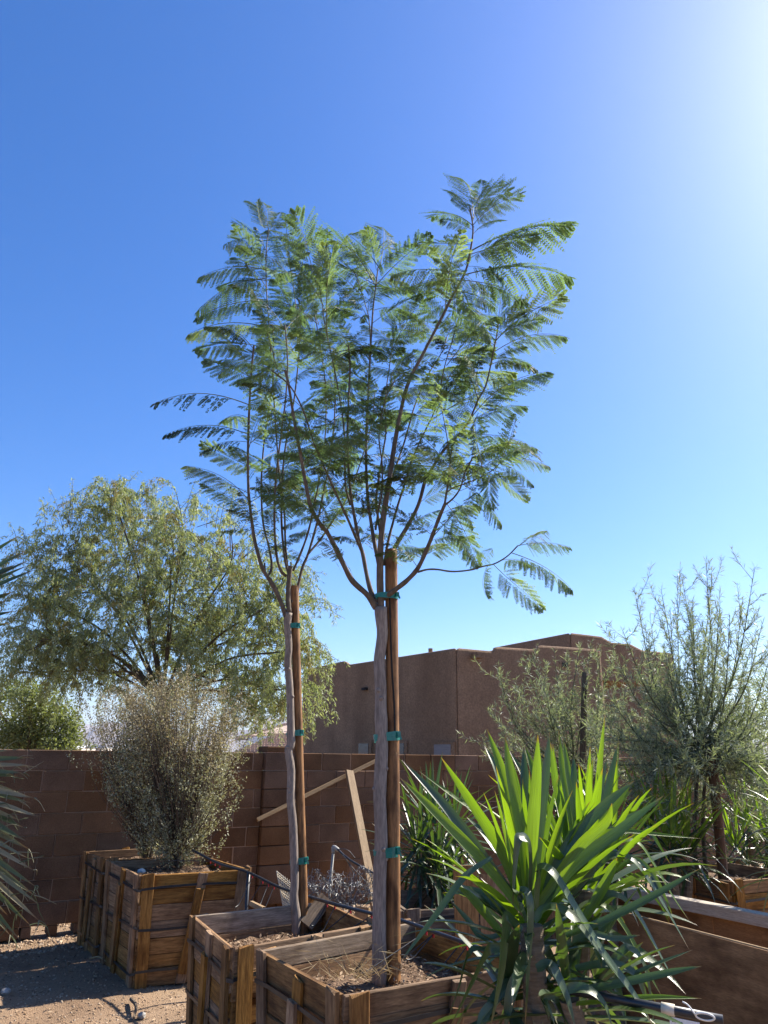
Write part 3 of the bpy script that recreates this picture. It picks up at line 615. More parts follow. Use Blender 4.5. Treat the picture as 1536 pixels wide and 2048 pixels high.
RB = [  # right tree: (picture polyline, base radius, tip radius, start depth offset, depth change)
 ([(752, 1216), (735, 1190), (706, 1163), (690, 1135), (672, 1097), (655, 1066), (638, 1045), (621, 1012), (609, 954), (601, 908), (589, 843), (577, 768), (570, 740)], .022, .009, 0, -.35),
 ([(752, 1205), (741, 1180), (733, 1148), (726, 1110), (718, 1082), (710, 1040), (703, 1000), (698, 950), (695, 880), (697, 800), (700, 740), (697, 690)], .018, .007, 0, .25),
 ([(722, 1100), (706, 1062), (690, 1026), (671, 985), (650, 938), (628, 886), (606, 820), (580, 772), (545, 742)], .011, .005, .05, -.45),
 ([(762, 1222), (760, 1160), (761, 1100), (765, 1050), (772, 1000), (780, 950), (789, 890), (801, 825), (817, 765), (846, 708), (880, 642), (905, 592), (930, 545), (940, 505), (946, 460), (940, 415)], .026, .006, 0, -.15),
 ([(760, 1140), (750, 1092), (742, 1045), (735, 990), (732, 900), (736, 800), (741, 700), (746, 620), (752, 570), (756, 535)], .016, .005, .02, .35),
 ([(768, 1130), (776, 1085), (786, 1045), (796, 1010), (812, 960), (826, 915), (850, 862), (868, 825), (880, 780), (890, 730), (905, 680), (915, 640)], .011, .004, .02, .4),
 ([(775, 1130), (790, 1095), (816, 1051), (837, 1009), (851, 960), (866, 934), (884, 905), (900, 887), (922, 865), (940, 838), (956, 800), (972, 770), (985, 712), (993, 672), (998, 640)], .017, .005, .03, .15),
 ([(768, 1196), (790, 1180), (815, 1160), (836, 1136), (853, 1100), (866, 1068), (878, 1036), (890, 1008)], .019, .012, 0, -.3),
 ([(889, 1010), (897, 960), (901, 915), (905, 890)], .008, .004, -.3, -.05),
 ([(890, 1010), (907, 996), (921, 975), (930, 945), (945, 915)], .007, .004, -.3, -.15),
 ([(836, 1144), (855, 1139), (875, 1139), (905, 1143), (940, 1140), (965, 1133), (990, 1127), (1015, 1112), (1036, 1091)], .007, .004, -.18, -.3),
 ([(893, 985), (908, 975), (944, 962), (983, 942), (1004, 922)], .005, .003, -.3, -.2),
 ([(763, 1080), (757, 1040), (752, 1005), (757, 960), (765, 910), (772, 860), (770, 800), (778, 740), (785, 690)], .012, .004, .06, .5),
 ([(764, 1060), (770, 1010), (790, 940), (810, 880), (830, 810), (856, 750), (884, 704), (895, 670)], .010, .004, .05, .6),
 ([(751, 1060), (757, 1020), (764, 980), (764, 925), (758, 870), (770, 800), (790, 760)], .008, .004, .05, -.3),
 ([(700, 1010), (690, 960), (690, 880), (680, 800), (665, 720), (650, 650), (643, 600), (638, 570)], .008, .003, .1, .15),
 ([(741, 700), (738, 640), (725, 590), (710, 545)], .005, .003, .2, .2)]
RF = [(942, 445, 912, 368), (943, 445, 990, 352), (941, 465, 1003, 425), (939, 485, 885, 468), (936, 520, 1015, 478), (931, 542, 868, 512), (937, 505, 1065, 468), (934, 530, 1010, 545), (925, 555, 850, 560), (910, 585, 1000, 605), (895, 610, 960, 660), (860, 680, 800, 640), (998, 645, 1040, 590), (996, 655, 930, 610), (942, 440, 938, 335), (944, 450, 1027, 372), (940, 500, 1120, 424), (932, 548, 1138, 527), (935, 490, 828, 478), (930, 545, 770, 530), (940, 460, 876, 434), (945, 440, 965, 350), (938, 420, 905, 395),
 (925, 560, 1062, 590), (915, 600, 1003, 668), (900, 612, 830, 640), (992, 690, 1106, 580), (988, 705, 1121, 645), (992, 670, 1086, 634), (985, 718, 1056, 716), (975, 760, 1052, 752), (972, 775, 880, 752),
 (930, 848, 1037, 795), (925, 880, 1058, 872), (1004, 922, 1105, 918), (1003, 926, 1076, 966), (985, 944, 1052, 1002), (1003, 920, 1052, 882), (975, 948, 985, 1010), (890, 1005, 968, 1132), (880, 1040, 955, 1110),
 (925, 970, 1020, 1040), (905, 1000, 960, 1050), (1036, 1091, 1147, 1084), (1036, 1091, 1100, 1045), (1020, 1106, 1158, 1168), (990, 1128, 1085, 1218), (978, 1132, 955, 1196), (1000, 1120, 1060, 1120), (962, 1133, 990, 1085),
 (945, 915, 1010, 870), (905, 890, 960, 850), (900, 920, 850, 890), (866, 1068, 820, 1020), (860, 1085, 925, 1060), (905, 640, 985, 560), (915, 640, 1000, 620), (905, 660, 985, 690), (890, 720, 830, 690),
 (755, 540, 690, 447), (755, 540, 735, 452), (756, 535, 782, 436), (756, 540, 822, 470), (752, 570, 663, 452), (752, 570, 655, 515), (752, 575, 835, 575), (746, 610, 690, 570), (746, 620, 830, 612), (710, 545, 650, 500), (711, 548, 740, 470), (643, 600, 600, 530), (640, 580, 690, 560),
 (570, 745, 520, 690), (577, 768, 640, 720), (545, 742, 480, 760), (560, 755, 520, 800), (697, 690, 655, 620), (697, 690, 740, 650),
 (785, 690, 730, 640), (785, 690, 850, 650), (895, 670, 850, 590), (884, 704, 950, 650), (850, 862, 905, 840), (826, 915, 870, 960), (837, 1009, 905, 960), (816, 1051, 880, 1010), (792, 1095, 850, 1090), (812, 960, 760, 920), (785, 1105, 830, 1060, -.2), (783, 1150, 850, 1080, -.1)]
rroot, _ = fern_tree('larger fern-leaved tree with thick trunk, tied to a stake in the nearest crate', 4.20,
 [(757, 1975), (759, 1900), (758, 1800), (762, 1700), (760, 1600), (763, 1500), (762, 1400), (759, 1330), (764, 1270), (762, 1215)], .037, RB, RF,
 [14, 13, 11, 14, 14, 19, 22, 7, 6, 8, 0, 6, 13, 12, 11, 16, 10], (.26, .64), (0, 4.2, 0))
LB = [
 ([(575, 1240), (562, 1205), (547, 1172), (532, 1149), (524, 1134), (516, 1108), (508, 1074), (501, 1022), (497, 980), (496, 900), (499, 810), (503, 740), (508, 690)], .022, .009, 0, -.25),
 ([(535, 1152), (542, 1141), (543, 1124), (537, 1090), (527, 1050), (523, 1000), (523, 955), (528, 885), (536, 830), (545, 770), (548, 710), (545, 650)], .012, .006, 0, .2),
 ([(531, 1150), (530, 1138), (529, 1126)], .008, .008, 0, 0),
 ([(578, 1225), (576, 1190), (579, 1150), (581, 1132)], .022, .020, -.01, 0),
 ([(572, 1152), (561, 1140), (553, 1110), (549, 1052), (550, 985), (556, 920), (564, 855), (572, 790), (575, 720), (570, 650)], .013, .006, 0, -.3),
 ([(577, 1146), (570, 1118), (564, 1062), (563, 1000), (567, 925), (576, 862), (588, 800), (596, 730), (600, 660), (598, 600)], .012, .006, 0, .3),
 ([(586, 1142), (600, 1110), (612, 1078), (620, 1050), (628, 1010), (638, 965), (648, 900), (652, 830), (650, 760), (640, 690), (630, 630)], .011, .005, .02, -.1),
 ([(582, 1205), (593, 1190), (598, 1165), (605, 1135), (616, 1108), (628, 1068), (638, 1030), (648, 980), (660, 920), (668, 850), (670, 780), (668, 700)], .016, .006, .02, .35),
 ([(616, 1108), (640, 1080), (660, 1050), (683, 1015), (702, 978), (716, 940), (732, 890), (745, 840), (750, 780)], .011, .005, .05, .45),
 ([(577, 1150), (571, 1090), (569, 1030), (560, 960), (552, 860), (546, 760), (540, 680), (535, 610), (532, 550), (533, 500), (536, 460)], .010, .005, .05, .1),
 ([(596, 700), (592, 620), (585, 560), (575, 510)], .006, .004, .3, .1),
 ([(582, 1131), (582, 1124)], .006, .006, -.01, 0)]
LF = [(535, 468, 508, 402), (536, 466, 562, 415), (534, 480, 585, 468), (533, 500, 470, 490), (533, 515, 600, 520), (534, 545, 600, 540), (535, 470, 533, 388), (534, 480, 437, 474), (536, 462, 506, 392), (537, 465, 588, 432), (575, 512, 651, 454), (533, 540, 390, 532), (534, 560, 383, 592), (536, 600, 380, 620), (538, 650, 370, 640), (508, 690, 395, 690), (505, 720, 430, 740),
 (501, 806, 297, 772, -.2, 1), (497, 865, 327, 835, -.2, 1), (496, 890, 392, 886, -.2, 1), (497, 990, 382, 940, -.2, 2), (501, 1030, 400, 1000, -.2, 2), (503, 1040, 420, 1060, .2, 2), (523, 1000, 460, 960, -.1, 2), (523, 1060, 440, 1050, .1, 2),
 (534, 500, 480, 440), (535, 500, 600, 480), (575, 515, 540, 440), (578, 520, 620, 500), (533, 560, 440, 560), (535, 610, 600, 570), (534, 580, 470, 500), (598, 605, 660, 560), (598, 610, 560, 540),
 (628, 1070, 575, 1060, -.2), (638, 1030, 560, 1045, -.15), (632, 1050, 590, 1010, -.1), (620, 1055, 585, 1075, .1), (536, 830, 480, 800, -.1, 1), (549, 1000, 500, 960, .1, 1), (563, 985, 620, 950, -.1, 1), (523, 960, 590, 930, .1, 1), (598, 1160, 648, 1152, -.1, 2), (625, 1090, 690, 1130, .2, 2), (640, 1082, 720, 1150, .2, 2), (606, 1135, 650, 1230, .2, 2)]
lroot, _ = fern_tree('slimmer fern-leaved tree with wavy trunk, tied to a stake in the middle crate', 5.24,
 [(590, 1872), (592, 1830), (588, 1790), (589, 1750), (587, 1656), (581, 1600), (583, 1542), (577, 1500), (582.6, 1483), (580, 1395), (576, 1330), (577.7, 1298), (575, 1255), (577, 1226)], .029, LB, LF,
 [13, 17, 0, 0, 17, 17, 17, 16, 11, 18, 11, 0], (.28, .66), (-.54, 5.24, 0))

# stakes and ties
def stake(pxs, Y, r, label, mat=M_stake, dark=None):
    P = catmull([at(x, y, Y) for x, y in pxs], 6); P[:, 1] = Y+np.linspace(0, .0, len(P))
    b = MB(); b.tube(P, r, 16, wob=.03)
    o = P[0]; t = thing('tree_stake', o, label, 'stake', 'round wooden stakes tied to the trees'); add('pole', b.mesh('pole', smooth=True), t, mat=mat)
    if dark:
        q = catmull([at(x, y, Y-r*.98) for x, y in dark], 4); bb = MB(); bb.tube(q, .0055, 6); add('crack', bb.mesh('crack'), t, mat=M_dark)
    return t
stake([(790, 2015), (787, 1960), (786, 1700), (785, 1480), (783, 1200), (782, 1100)], 4.235, .0375, 'thick round stake beside the thicker trunk in the nearest crate', dark=[(779, 1185), (781, 1260), (784, 1340), (788, 1400), (790, 1470)])
stake([(610, 1920), (608, 1860), (604, 1720), (599, 1560), (596, 1440), (592, 1300), (589, 1190), (589, 1172)], 5.285, .031, 'slim round stake beside the wavy trunk in the middle crate')
def tie(pxl, pxr, y, Y, r, label, h, tilt=0.):
    a, b_ = at(pxl, y+tilt, Y), at(pxr, y-tilt, Y+.03); c = (a+b_)/2; half = np.linalg.norm(b_-a)/2; x = nrm(b_-a); yv = np.array([0, 1, 0.])
    m = MB(); K = 28
    for lay in range(3):
        P = []; dz = (lay-1)*h*.35
        for k in range(K+1):
            t = 2*math.pi*k/K; e = np.array([math.copysign(abs(math.cos(t))**.6, math.cos(t)), math.copysign(abs(math.sin(t))**.8, math.sin(t))])
            P.append(c+x*(half+.002*lay)*e[0]+yv*(r+.003+.0015*lay)*e[1]+np.array([0, 0, dz+.004*math.sin(t*2+lay*2)]))
        P = np.array(P); n = len(P); o = nrm(P-c)*.002; H = h*.34
        V = np.concatenate([P-[0, 0, H], P+[0, 0, H], P+o+[0, 0, H], P+o-[0, 0, H]])
        m.raw(V, [(q*n+i, q*n+i+1, ((q+1) % 4)*n+i+1, ((q+1) % 4)*n+i) for q in range(4) for i in range(n-1)])
    kn = b_+np.array([-.004, -r-.004, .004]); m.box(kn, (.018, .012, h*1.1), x); m.box(kn+np.array([.008, -.004, -.012]), (.010, .005, .03), (1, 0, .4))
    t = thing('tree_tie', c, label, 'tie', 'green tape ties'); add('tape', m.mesh('tape'), t, mat=M_tie)
tie(749, 799, 1474, 4.21, .040, 'green tape tie round the thicker trunk level with the wall top', .030, 3)
tie(749, 798, 1705, 4.21, .041, 'green tape tie low round the thicker trunk and stake', .032, 4)
tie(751, 796, 1193, 4.20, .040, 'green tape tie at the fork of the thicker tree', .022, 0)
tie(570, 599, 1253, 5.255, .033, 'green tape tie high under the fork of the slimmer tree', .022, 1)
tie(574, 606, 1467, 5.26, .033, 'green tape tie midway up the slimmer tree', .024, 2)
tie(581, 615, 1722, 5.26, .034, 'green tape tie low on the slimmer tree', .026, 3)

# ================================================================ WEEPING TREE BEHIND THE WALL
def weeping():
    Y0 = 12.6; base = at(330, 1560, Y0); base[2] = 0
    root = thing('weeping_tree', base, 'big weeping olive-green tree behind the wall at the left', 'tree')
    lob = [(95, 1290, 55, 50), (160, 1300, 60, 50), (140, 1115, 85, 80), (250, 1040, 100, 75), (365, 1065, 100, 78), (460, 1130, 100, 90), (535, 1210, 78, 80), (200, 1180, 130, 90), (340, 1190, 140, 100), (480, 1270, 130, 90), (100, 1200, 45, 65), (575, 1300, 50, 55), (105, 1270, 80, 60), (300, 1290, 130, 70), (430, 1360, 120, 55), (230, 1000, 40, 40), (560, 1380, 70, 50), (190, 1350, 70, 35), (90, 1345, 50, 35), (520, 1420, 60, 35)]
    fork = at(325, 1400, Y0); b = MB(); b.tube(catmull([base, (base+fork)/2+np.array([.08, 0, 0]), fork], 5), np.linspace(.16, .11, 11), 10, wob=.08)
    add('trunk', b.mesh('trunk', smooth=True), root, mat=M_bark2)
    Vq = []; Vy = []; tw = MB()
    for li, (cx, cy, rx, ry) in enumerate(lob):
        c = at(cx, cy, Y0+rng.uniform(-.5, .5)); mp = 1450/13.0; Rx, Rz, Ry = rx/mp, ry/mp, .85*rx/mp+.2
        b = MB(); mid = (fork+c)/2+np.array([0, 0, .25]); pth = catmull([fork, mid, c, c+np.array([rng.normal()*.2, rng.normal()*.2, Rz*.6])], 5)
        b.tube(pth, np.linspace(.026, .006, len(pth)), 7, wob=.1); br = add('branch', b.mesh('branch', smooth=True), root, mat=M_bark2)
        nt = int(88*(rx*ry/10000)+16)
        for k in range(nt):
            u = rvec(1)[0]*rng.random()**.45; o = c+u*np.array([Rx, Ry, Rz])
            out = nrm(np.array([u[0], u[1], .35+.4*rng.random()])+rng.normal(size=3)*.35); L = rng.uniform(.4, 1.0); m = 14
            pts = [o]; d = out
            for q in range(m): d = nrm(d+np.array([0, 0, -.14-.02*q])); pts.append(pts[-1]+d*L/m)
            pts = np.array(pts)
            if k % 2 == 0: tw.tube(np.vstack([c+(o-c)*.35+rng.normal(size=3)*.05, pts[::3]]), np.linspace(.007, .002, 1+len(pts[::3])), 3, cap=False)
            nl = rng.integers(95, 140); f = rng.random(nl)*(m); i = f.astype(int); B = pts[i]+(pts[np.minimum(i+1, m)]-pts[i])*(f-i)[:, None]
            D = nrm(rvec(nl)*.8+np.array([0, 0, -.9])); ln = rng.uniform(.045, .09, nl)
            q = leafquads(B+rng.normal(size=(nl, 3))*.022, D, rvec(nl), ln, ln*.22)
            yel = rng.random() < .15
            (Vy if yel and rng.random() < .6 else Vq).append(q)
    add('twigs', tw.mesh('twigs'), root, mat=M_bark2, kind='stuff')
    # loose sprays breaking the outline
    for (x0, y0, x1, y1) in ((240, 1010, 232, 955), (120, 1060, 100, 985), (370, 1030, 380, 970), (60, 1110, 15, 1060), (430, 1060, 440, 1000), (600, 1290, 665, 1330), (600, 1200, 690, 1230), (60, 1250, 5, 1290), (590, 1150, 640, 1130), (150, 1050, 140, 975), (460, 1060, 500, 1020), (300, 1010, 310, 965), (40, 1160, 2, 1170), (560, 1330, 650, 1420), (170, 1330, 160, 1400), (90, 1320, 100, 1390)):
        for rep in range(3):
            a = at(x0+rng.normal()*14, y0+rng.normal()*8, Y0+rng.normal()*.3); e = at(x1+rng.normal()*14, y1+rng.normal()*12, Y0+rng.normal()*.3)
            pts = catmull([a, (a+e)/2+np.array([0, 0, .08]), e], 8); nl = 45; f = rng.random(nl)*(len(pts)-1.01); i = f.astype(int); B = pts[i]+(pts[i+1]-pts[i])*(f-i)[:, None]
            ln = rng.uniform(.045, .095, nl); Vq.append(leafquads(B+rng.normal(size=(nl, 3))*.02, nrm(rvec(nl)*.9+np.array([0, 0, -.6])), rvec(nl), ln, ln*.2))
            b = MB(); b.tube(pts, np.linspace(.006, .002, len(pts)), 4, cap=False); add('twig', b.mesh('twig'), root, mat=M_bark2)
    add('crown', quadmesh('crown', np.concatenate(Vq), M_acacia), root, kind='stuff')
    add('yellow_pods', quadmesh('yellow_pods', np.concatenate(Vy), M_pods), root, kind='stuff')
weeping()
def roundtree(label, Y0, lobes, basepx, mat, nper=90, leaf=(.05, .09), mp=None, name='round_tree'):
    base = at(*basepx, Y0); base[2] = 0; root = thing(name, base, label, 'tree'); Vq = []
    top = at(basepx[0], lobes[0][1]+30, Y0); b = MB(); b.tube(catmull([base, (base+top)/2+np.array([.1, 0, 0]), top], 5), np.linspace(.18, .06, 11), 8, wob=.1); add('trunk', b.mesh('trunk', smooth=True), root, mat=M_bark2)
    for cx, cy, rx, ry in lobes:
        c = at(cx, cy, Y0+rng.uniform(-.6, .6)); s = Y0*1.04/1450; n = int(nper*rx*ry/100)
        b = MB(); b.tube(catmull([(base+top)/2, (base+top+c)/3+np.array([0, 0, .2]), c], 5), np.linspace(.07, .015, 11), 6); add('branch', b.mesh('branch'), root, mat=M_bark2)
        u = rvec(n)*(rng.random((n, 1))**.33); clump = rvec(40)[rng.integers(0, 40, n)]*.9
        u = u*.55+clump*.5*rng.random((n, 1))**.3
        P = c+u*np.array([rx*s, rx*s*.9, ry*s])*1.05; ln = rng.uniform(*leaf, n)
        Vq.append(leafquads(P, nrm(rvec(n)+u*.5), rvec(n), ln, ln*.4))
    add('crown', quadmesh('crown', np.concatenate(Vq), mat), root, kind='stuff')
roundtree('dense bright green tree behind the wall at the far left edge', 19, [(60, 1395, 65, 42), (-30, 1385, 70, 48), (105, 1435, 60, 52), (40, 1455, 80, 50), (140, 1468, 32, 34), (-70, 1440, 70, 60), (60, 1490, 90, 40), (120, 1495, 45, 30)], (60, 1560), M_green, 95, (.06, .12))
roundtree('small green bush beyond the wall between hill and tree', 40, [(172, 1486, 9, 10), (183, 1491, 12, 7)], (176, 1505), M_green, 60, (.1, .16), name='far_bush')
roundtree('dark green tree behind the wall at the far right edge', 17, [(1560, 1380, 70, 60), (1500, 1450, 90, 60), (1620, 1430, 70, 80)], (1560, 1540), M_green, 40)

# ================================================================ SILVER SHRUBS IN CRATES
def silver(base, label, cx0, cx1, hw, ytop, ybase, Y0, n, dens):
    root = thing('silver_shrub', base, label, 'shrub', 'silver-leaved shrubs in crates'); tw = MB(); VA = []; VB = []
    s = Y0*1.0/1450; ks = [0, .08, .18, .32, .5, .7, .86, 1.0]
    for k in range(5):
        a = k*1.35+.4; e = base+np.array([.13*math.cos(a), .13*math.sin(a), .42]); b = MB(); b.tube(catmull([base+np.array([.02*math.cos(a), .02*math.sin(a), -.04]), (base+e)/2+np.array([.01, 0, 0]), e], 4), np.linspace(.014, .007, 9), 7, wob=.1); add('stem', b.mesh('stem', smooth=True), root, mat=M_bark2)
    H = at(cx1, ytop, Y0)[2]-base[2]; x0 = at(cx0, ybase, Y0)[0]; x1 = at(cx1, ytop, Y0)[0]; ph = rng.random(9)*6.28
    for k in range(n):
        f = .06+.94*rng.random()**.68; ang = rng.random()*6.28; rr = rng.random()**.42
        lump = 1+.16*math.sin(3*ang+ph[0]+f*7)+.13*math.sin(5*ang+ph[1]-f*13)+.10*math.sin(9*f+2*ang+ph[2])
        wid = np.interp(f, ks, hw)*s*lump*(1+.10*abs(rng.normal())); topz = 1-.10*rr**2*f+.06*math.sin(2*ang+ph[3])*f+.06*math.sin(5*ang+rr*6+ph[4])*f+.035*rng.normal()*f
        tip = np.array([x0+(x1-x0)*f+math.cos(ang)*rr*wid, base[1]+math.sin(ang)*rr*wid*.85, base[2]+H*f*topz])
        L = rng.uniform(.12, .30); dn = nrm(np.array([math.cos(ang)*rr*.55, math.sin(ang)*rr*.55, .75])+rng.normal(size=3)*.25)
        st = tip-dn*L; st[2] = max(st[2], base[2]+.03); pts = catmull([st, (st+tip)/2+rng.normal(size=3)*.012, tip], 6)
        if k % 3 == 0:
            r0 = base+(st-base)*.3+np.array([0, 0, .05]); tw.tube(catmull([r0, (r0+st)/2+np.array([0, 0, -.02]), st, tip], 3), np.linspace(.005, .001, 10), 3, cap=False)
        nl = dens; g = rng.random(nl)*(len(pts)-1.01); i = g.astype(int); B = pts[i]+(pts[i+1]-pts[i])*(g-i)[:, None]+rng.normal(size=(nl, 3))*.016
        ln = rng.uniform(.013, .027, nl); q = leafquads(B, nrm(rvec(nl)+dn*.8), rvec(nl), ln, ln*.5)
        (VB if rng.random() < np.clip((f-.42)*2.2, 0.02, .8) else VA).append(q)
    add('twigs', tw.mesh('twigs'), root, mat=M_bark2, kind='stuff')
    add('leaves', quadmesh('leaves', np.concatenate(VA), M_silver), root, kind='stuff')
    add('dry_leaves', quadmesh('dry_leaves', np.concatenate(VB), M_silverdry), root, kind='stuff')
b1 = gz(357, 1738, .70)
silver(b1, 'bushy silver-leaved shrub in the front crate by the wall', 365, 372, [18, 38, 60, 82, 104, 124, 122, 88], 1348, 1738, b1[1]+.05, 1150, 32)
b2 = np.array([-2.22, 7.62, .70])
silver(b2, 'darker silver-leaved shrub in the rear crate, half hidden by the front one', 300, 284, [12, 22, 36, 54, 78, 98, 98, 70], 1362, 1700, 7.62, 800, 32)

# ================================================================ FEATHERY NEEDLE-LEAVED SHRUBS
def needle(base, label, shoots, Y0, dy, nn, dens, stake_px=None):
    root = thing('feathery_shrub', base, label, 'shrub', 'feathery shrubs in crates at the right'); V = []; tw = MB()
    for (pts, r0) in shoots:
        n = len(pts); yo = rng.uniform(-dy, dy); P = catmull([at(x, y, Y0+yo*(i/(n-1))) for i, (x, y) in enumerate(pts)], 8)
        b = MB(); b.tube(P, np.linspace(r0, .002, len(P)), 5, wob=.05); add('branch', b.mesh('branch'), root, mat=M_pvstem)
        L = np.linalg.norm(np.diff(P, axis=0), axis=1).sum()
        sub = [P]; k = int(L*nn)
        for q in range(k):
            f = .25+.72*rng.random(); j = int(f*(len(P)-1)); T = nrm(P[min(j+1, len(P)-1)]-P[j-1]); d = nrm(T*.7+rvec(1)[0]*.75+np.array([0, 0, .15])); l2 = rng.uniform(.22, .6)*(1-.4*f)
            Q = catmull([P[j], P[j]+d*l2*.5+np.array([0, 0, .02]), P[j]+nrm(d+np.array([0, 0, .35]))*l2], 5); sub.append(Q); tw.tube(Q, np.linspace(.0035, .0012, len(Q)), 3, cap=False)
        for Q in sub:
            l3 = np.linalg.norm(np.diff(Q, axis=0), axis=1).sum(); m = int(l3*dens)+4; f = (.12+.88*rng.random(m)**.9)*(len(Q)-1.01); i = f.astype(int); B = Q[i]+(Q[i+1]-Q[i])*(f-i)[:, None]; T = nrm(Q[i+1]-Q[i])
            D = nrm(T*.75+rvec(m)*.85); ln = rng.uniform(.04, .085, m); V.append(leafquads(B, D, rvec(m), ln, ln*.10))
    add('twigs', tw.mesh('twigs'), root, mat=M_pvstem, kind='stuff')
    add('needles', quadmesh('needles', np.concatenate(V), M_pv), root, kind='stuff'); return root
Yn = 6.95; hub = (1405, 1560)
sh = []
tips = [(1268, 1175), (1322, 1178), (1355, 1150), (1365, 1160), (1412, 1122), (1425, 1155), (1440, 1205), (1510, 1134), (1486, 1195), (1525, 1245), (1545, 1300), (1300, 1235), (1245, 1260), (1285, 1290), (1240, 1330), (1215, 1390), (1195, 1440), (1180, 1490), (1200, 1530), (1225, 1560), (1560, 1350), (1570, 1420), (1590, 1480), (1575, 1560), (1340, 1215), (1385, 1200), (1460, 1230), (1500, 1300), (1330, 1300), (1290, 1400), (1260, 1450), (1380, 1250), (1420, 1250), (1250, 1500), (1280, 1540), (1310, 1590), (1350, 1600), (1470, 1610), (1520, 1590), (1440, 1360), (1350, 1380), (1500, 1400), (1530, 1500), (1300, 1480), (1400, 1330), (1480, 1440), (1360, 1460), (1450, 1480)]
for (tx, ty) in tips:
    hx, hy = hub[0]+rng.normal()*14, hub[1]-rng.random()*90; mx, my = hx+(tx-hx)*.62+rng.normal()*6, hy+(ty-hy)*.42
    sh.append(([(hx, hy), (mx, my), (tx, ty)], .011))
for k in range(30):
    tx, ty = rng.uniform(1185, 1580), rng.uniform(1330, 1600); hx, hy = hub[0]+rng.normal()*14, hub[1]-rng.random()*90
    sh.append(([(hx, hy), (hx+(tx-hx)*.6+rng.normal()*6, hy+(ty-hy)*.45-10), (tx, ty)], .007))
for k in range(22):
    tx, ty = rng.uniform(1210, 1580), rng.uniform(1560, 1680); hx, hy = hub[0]+rng.normal()*14, hub[1]-rng.random()*60
    sh.append(([(hx, hy), (hx+(tx-hx)*.55, hy+(ty-hy)*.2-25), (tx, ty)], .006))
nb = gz(1405, 1752, .66)
nroot = needle(np.array([nb[0], nb[1], .62]), 'large feathery green shrub with upright shoots at the right edge', sh, Yn, .75, 8.8, 110)
for k, (x0, x1) in enumerate(((1395, 1390), (1412, 1406))):
    b = MB(); b.tube(catmull([at(x0+4*k-4, 1752, Yn+.05*k), at(x1, 1640, Yn+.05*k), at(x1+6, 1530, Yn)], 5), np.linspace(.022, .014, 11), 8, wob=.08); add('trunk', b.mesh('trunk', smooth=True), nroot, mat=M_bark2)
stake([(1452, 1790), (1446, 1750), (1436, 1640), (1428, 1560), (1425, 1500)], 6.82, .042, 'dark round stake in the crate at the right edge', mat=M_stakedk)
stake([(1165, 1640), (1166, 1500), (1168, 1420), (1170, 1345)], 8.25, .034, 'dark stake showing among the smaller feathery shrub before the house', mat=M_bark2)
sh = []
tips2 = [(995, 1345), (1005, 1380), (1050, 1320), (1065, 1310), (1108, 1297), (1078, 1345), (1135, 1300), (1160, 1285), (1183, 1280), (1200, 1310), (1215, 1345), (1030, 1375), (1020, 1430), (975, 1420), (965, 1470), (1000, 1470), (1060, 1400), (1090, 1380), (1120, 1370), (1200, 1400), (1230, 1420), (1215, 1470), (1100, 1450), (1060, 1480), (1030, 1500), (1140, 1430), (1180, 1420), (1080, 1530), (1230, 1500), (1240, 1540), (1130, 1500), (1190, 1500), (985, 1500), (1265, 1430), (1260, 1380)]
for (tx, ty) in tips2:
    hx, hy = 1150+rng.normal()*12, 1600-rng.random()*80; sh.append(([(hx, hy), (hx+(tx-hx)*.6+rng.normal()*6, hy+(ty-hy)*.45), (tx, ty)], .009))
n2 = np.array([at(1150, 1640, 8.4)[0], 8.4, .58])
n2r = needle(n2, 'smaller feathery green shrub in front of the stucco house', sh, 8.4, .6, 7, 90)
b = MB(); b.tube(catmull([n2-np.array([0, 0, .05]), at(1152, 1640, 8.4), at(1150, 1560, 8.4)], 5), np.linspace(.025, .015, 11), 8, wob=.08); add('trunk', b.mesh('trunk', smooth=True), n2r, mat=M_bark2)
# ================================================================ YUCCAS
def strip(path, w, nface, prof=None, fold=.22, m=None):
    """long blade along path; V-folded cross-section with two-sided thickness left to the material"""
    P = np.asarray(path, float); n = len(P); T = nrm(np.gradient(P, axis=0)); t = np.linspace(0, 1, n)
    wd = w*(prof(t) if prof else np.interp(t, [0, .12, .45, .75, .93, 1], [.62, .78, 1, .72, .26, .02]))
    N = np.broadcast_to(np.asarray(nface, float), P.shape); Sd = nrm(np.cross(T, N)); Nn = np.cross(Sd, T)
    A = P+Sd*wd[:, None]/2+Nn*(wd*fold)[:, None]; C = P-Sd*wd[:, None]/2+Nn*(wd*fold)[:, None]
    V = np.stack([A, P, C], 1).reshape(-1, 3); F = []; UV = []
    for i in range(n-1):
        for j in (0, 1):
            F.append((3*i+j, 3*i+j+1, 3*i+4+j, 3*i+3+j)); UV += [(t[i], j/2), (t[i], (j+1)/2), (t[i+1], (j+1)/2), (t[i+1], j/2)]
    return V, F, UV
def blade(name, parent, path, w, nface, mat, fold=.22, prof=None, tipmat=True):
    V, F, UV = strip(path, w, nface, prof, fold); o = V[0].copy()
    me = bpy.data.meshes.new(name); me.from_pydata(V-o, [], F); uv = me.uv_layers.new(name='UVMap'); uv.data.foreach_set('uv', np.array(UV, np.float32).ravel())
    me.polygons.foreach_set('use_smooth', [True]*len(F)); me.materials.append(mat)
    return add(name, me, parent, Matrix.Translation(Vector(o)))
def arc(base, d, L, droop, m=10, kink=None):
    pts = [np.asarray(base, float)]; d = nrm(d)
    for k in range(m):
        g = droop*(k/m)**1.2
        if kink and k == kink: d = nrm(d*.25+np.array([d[0], d[1], 0])*.35+np.array([0, 0, -.85]))
        d = nrm(d+np.array([0, 0, -g/m*2.2])); pts.append(pts[-1]+d*L/m)
    return np.array(pts)
